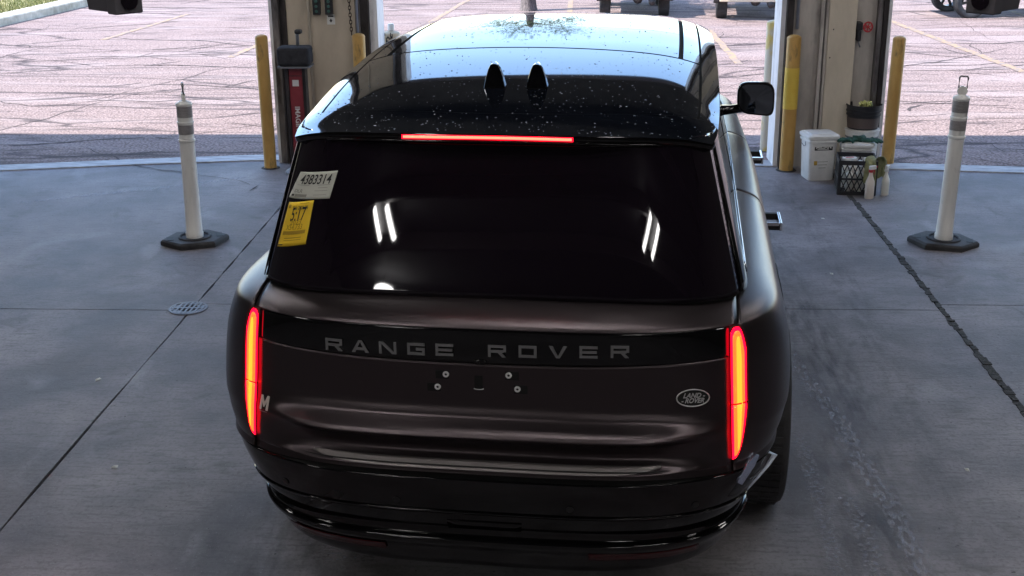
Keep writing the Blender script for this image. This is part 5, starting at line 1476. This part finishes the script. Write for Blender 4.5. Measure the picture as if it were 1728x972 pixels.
# wheels
def wheel(x, y, s, parent, R=0.395, w=0.27, steer=0.0):
    t = empty('wheel', (x, y, R), 0); t.parent = parent; t.rotation_euler.z = steer
    M_ = Matrix.Rotation(math.pi / 2, 4, 'Y')
    pr = [(R * 0.66, -w * 0.42), (R * 0.80, -w * 0.50), (R * 0.92, -w * 0.49), (R * 0.965, -w * 0.46), (R * 0.99, -w * 0.40), (R, -w * 0.30), (R, w * 0.30), (R * 0.99, w * 0.40), (R * 0.965, w * 0.46), (R * 0.92, w * 0.49), (R * 0.80, w * 0.50), (R * 0.66, w * 0.42)]
    MB().lathe(pr, 56, M_, cap=False).build('tyre', M_RUB, t, autosmooth=True)
    tr = MB()
    for k in range(60):
        a = 2 * math.pi * k / 60
        Mk = Matrix.Rotation(a, 4, 'X')
        for j, x0 in enumerate((-0.34, -0.19, -0.04, 0.11, 0.24)):
            tr.box(x0 * w * 1.05, (x0 + 0.12) * w * 1.05, -R * 0.035, R * 0.035, R - 0.001, R + 0.004, Mk @ Matrix.Rotation(0.0, 4, 'Z'))
    tr.build('tread_block', M_RUB, t, kind='stuff')
    rm = MB().lathe([(R * 0.66, -w * 0.42), (R * 0.64, w * 0.2), (R * 0.645, w * 0.42), (R * 0.665, w * 0.44)], 40, M_, cap=False).build('rim', M_WHEEL, t, autosmooth=True)
    sp_ = MB()
    for k in range(7):
        Mk = Matrix.Rotation(2 * math.pi * k / 7, 4, 'X')
        sp_.box(s * w * 0.30 - 0.012, s * w * 0.30 + 0.012, -0.022, 0.022, 0.04, R * 0.655, Mk)
    sp_.lathe([(0.07, s * w * 0.26), (0.07, s * w * 0.36)], 20, M_)
    sp_.build('rim_spokes', M_WHEEL, t)
    return t
for y in WY:
    for s in (-1, 1): wheel(s * 0.965, y, s, car)
# inner arch liners
for y in WY:
    for s in (-1, 1):
        P = []
        for i in range(17):
            a = math.pi * i / 16
            P.append([(s * xx, y + 0.452 * math.cos(a), 0.36 + 0.452 * math.sin(a)) for xx in (0.72, 0.86, 1.0)])
        grid_mesh('arch_liner', P, M_SHELL, car)

# interior: dark seats seen dimly are left to the tinted glass

# ------------------------------------------------------------------ vehicles outside (only wheels and undersides show)
def utility(x, y, rz, paint, label, bumper_m, sc=0.72):
    t = empty('parked_vehicle', B(x, y, 0), rz, label, 'vehicle')
    t.scale = (1, 1, 1)
    k = sc
    tw = 0.72 * k; R = 0.40 * k
    for yy in (0.0, 2.4 * k):
        for s in (-1, 1): wheel(s * tw, yy, s, t, R, 0.27 * k)
        MB().tube([(-tw, yy, R * 1.02), (tw, yy, R * 1.02)], 0.035 * k, 8).build('axle', M_STEEL, t, smooth=True)
        MB().lathe([(0.04 * k, -0.11 * k), (0.11 * k, -0.05 * k), (0.12 * k, 0.03 * k), (0.05 * k, 0.10 * k)], 14, Matrix.Translation((0.08 * k, yy, R)) @ Matrix.Rotation(math.pi / 2, 4, 'X')).build('differential', M_STEEL, t, smooth=True)
    for s in (-1, 1):
        MB().tube([(s * tw * 0.62, -0.3 * k, R * 1.25), (s * tw * 0.62, 0.0, R * 0.98), (s * tw * 0.62, 0.45 * k, R * 1.25)], 0.022 * k, 6).build('leaf_spring', M_STEEL, t)
        MB().box(s * tw * 0.55 - 0.03, s * tw * 0.55 + 0.03, -0.5 * k, 2.9 * k, R * 1.42, R * 1.62).build('frame_rail', M_DARKST, t)
    MB().box(-0.78 * k, 0.78 * k, -0.62 * k, -0.52 * k, R * 1.10, R * 1.42).build('bumper', bumper_m, t, bevel=0.01)
    MB().lathe([(0.07 * k, -0.2 * k), (0.085 * k, -0.17 * k), (0.085 * k, 0.17 * k), (0.07 * k, 0.2 * k)], 14, Matrix.Translation((0.42 * k, -0.42 * k, R * 0.95)) @ Matrix.Rotation(math.pi / 2, 4, 'X')).build('silencer', M_DARKST, t, smooth=True)
    loft([(1.50 * k, 3.9 * k, 0.12 * k, R * 1.65), (1.60 * k, 4.05 * k, 0.15 * k, R * 1.9), (1.62 * k, 4.1 * k, 0.18 * k, 1.05 * k), (1.50 * k, 4.0 * k, 0.2 * k, 1.12 * k)], 'body', paint, t).location = (0, 1.30 * k, 0)
    loft([(1.45 * k, 2.6 * k, 0.15 * k, 1.125 * k), (1.28 * k, 2.2 * k, 0.15 * k, 1.75 * k), (1.2 * k, 2.1 * k, 0.15 * k, 1.80 * k)], 'cabin', M_SGLASS, t).location = (0, 0.75 * k, 0)
    for s in (-1, 1):
        MB().box(s * 0.66 * k - 0.07 * k, s * 0.66 * k + 0.07 * k, -0.775 * k, -0.755 * k, 0.80 * k, 0.98 * k).build('tail_light', M_REFL, t)
    for s in (-1, 1):
        P = []
        for i in range(11):
            a = math.pi * i / 10
            P.append([(s * xx, 0.50 * k * math.cos(a), R + 0.50 * k * math.sin(a)) for xx in (0.6 * k, 0.92 * k)])
        grid_mesh('wheel_arch', P, M_DARKST, t, 0.01)
    return t
M_VP1 = mat('dark_green_paint', (0.05, 0.055, 0.05), 0.4); M_VP2 = mat('silver_blue_paint', (0.45, 0.47, 0.52), 0.35, 0.3)
M_BUMP = mat('pale_wood_bumper', (0.62, 0.52, 0.38), 0.6)
utility(0.98, 22.6, BR - 0.03, M_VP1, 'dark off-road vehicle parked outside straight above the car roof', M_STEEL)
utility(2.99, 22.15, BR - 0.10, M_VP2, 'silver vehicle with pale rear bumper parked outside next to the right pier', M_BUMP)
# car at far right: only its rear wheel and sill show
t = utility(8.35, 22.75, BR + math.pi / 2 + 0.1, M_VP2, 'silver vehicle parked side-on at the far right edge', M_STEEL)

# tree trunk beside the vehicles
tr = empty('tree', B(-0.93, 23.4, 0), 0, 'rough grey-brown tree trunk standing in the yard left of the dark vehicle', 'tree')
M_BARK = mat('bark', (0.14, 0.11, 0.10), 0.95); noisy(M_BARK, (0.05, 0.04, 0.04), (0.22, 0.18, 0.17), 14, (2, 2, 0.6), bump=1.0, bscale=30)
m_ = MB(); n = 18; vs = []; fs = []
lev = [(0.0, 0.165), (0.05, 0.15), (0.15, 0.135), (0.4, 0.125), (1.0, 0.115), (2.2, 0.10), (3.6, 0.075), (4.6, 0.045)]
for z, r_ in lev:
    for k in range(n):
        a = 2 * math.pi * k / n; rr = r_ * (1 + 0.10 * math.sin(3 * a + z) + 0.05 * math.sin(7 * a + 2 * z))
        vs.append((rr * math.cos(a), rr * math.sin(a), z))
for i in range(len(lev) - 1):
    for k in range(n): fs.append((i * n + k, i * n + (k + 1) % n, (i + 1) * n + (k + 1) % n, (i + 1) * n + k))
m_.add(vs, fs).build('trunk', M_BARK, tr, smooth=True)
lb = MB(); tips = []
for k in range(9):
    a = k * 2.4; z0 = 2.6 + 0.22 * k; L_ = random.uniform(0.5, 0.9)
    e = Vector((L_ * math.cos(a), L_ * math.sin(a), z0 + random.uniform(0.5, 0.9)))
    lb.tube([(0, 0, z0), (e.x * 0.5, e.y * 0.5, z0 + 0.25), e], [0.04, 0.028, 0.012], 6); tips.append(e)
lb.build('limbs', M_BARK, tr, smooth=True)
lv_, lf_ = [], []
for _ in range(5200):
    c = random.choice(tips) + Vector((random.gauss(0, .26), random.gauss(0, .26), random.gauss(0.05, .22)))
    s_ = random.uniform(0.025, 0.05); q = Matrix.Rotation(random.uniform(0, 6.28), 3, 'Z') @ Matrix.Rotation(random.uniform(0, 6.28), 3, 'X')
    b0 = len(lv_)
    for d in ((-s_, 0, 0), (0, -s_ * 0.5, 0.004), (s_, 0, 0), (0, s_ * 0.5, 0.004)): lv_.append(tuple(c + q @ Vector(d)))
    lf_.append((b0, b0 + 1, b0 + 2, b0 + 3))
me = bpy.data.meshes.new('crown'); me.from_pydata(lv_, [], lf_)
M_LEAF = mat('leaf', (0.06, 0.10, 0.03), 0.7); noisy(M_LEAF, (0.04, 0.07, 0.02), (0.11, 0.15, 0.05), 3)
link('crown', me, M_LEAF, tr, kind='stuff')
rb = MB(); 
for k in range(5):
    x0 = 0.19 + 0.02 * k; rb.add([(x0, -0.02, 0.62), (x0 + 0.02, -0.025, 0.62), (x0 + 0.008 + 0.01 * math.sin(k), -0.03, 0.28 + 0.06 * k), (x0 - 0.012, -0.02, 0.30 + 0.06 * k)], [(0, 1, 2, 3)])
o = rb.build('ribbon_streamers', mat('violet_ribbon', (0.10, 0.06, 0.28), 0.6), None); o.location = B(-0.93, 23.4, 0)
tag(o, 'violet and white streamers hanging beside the tree trunk', 'streamer')

# enclose nothing else; set all unsmoothed empties small
bpy.context.view_layer.update()
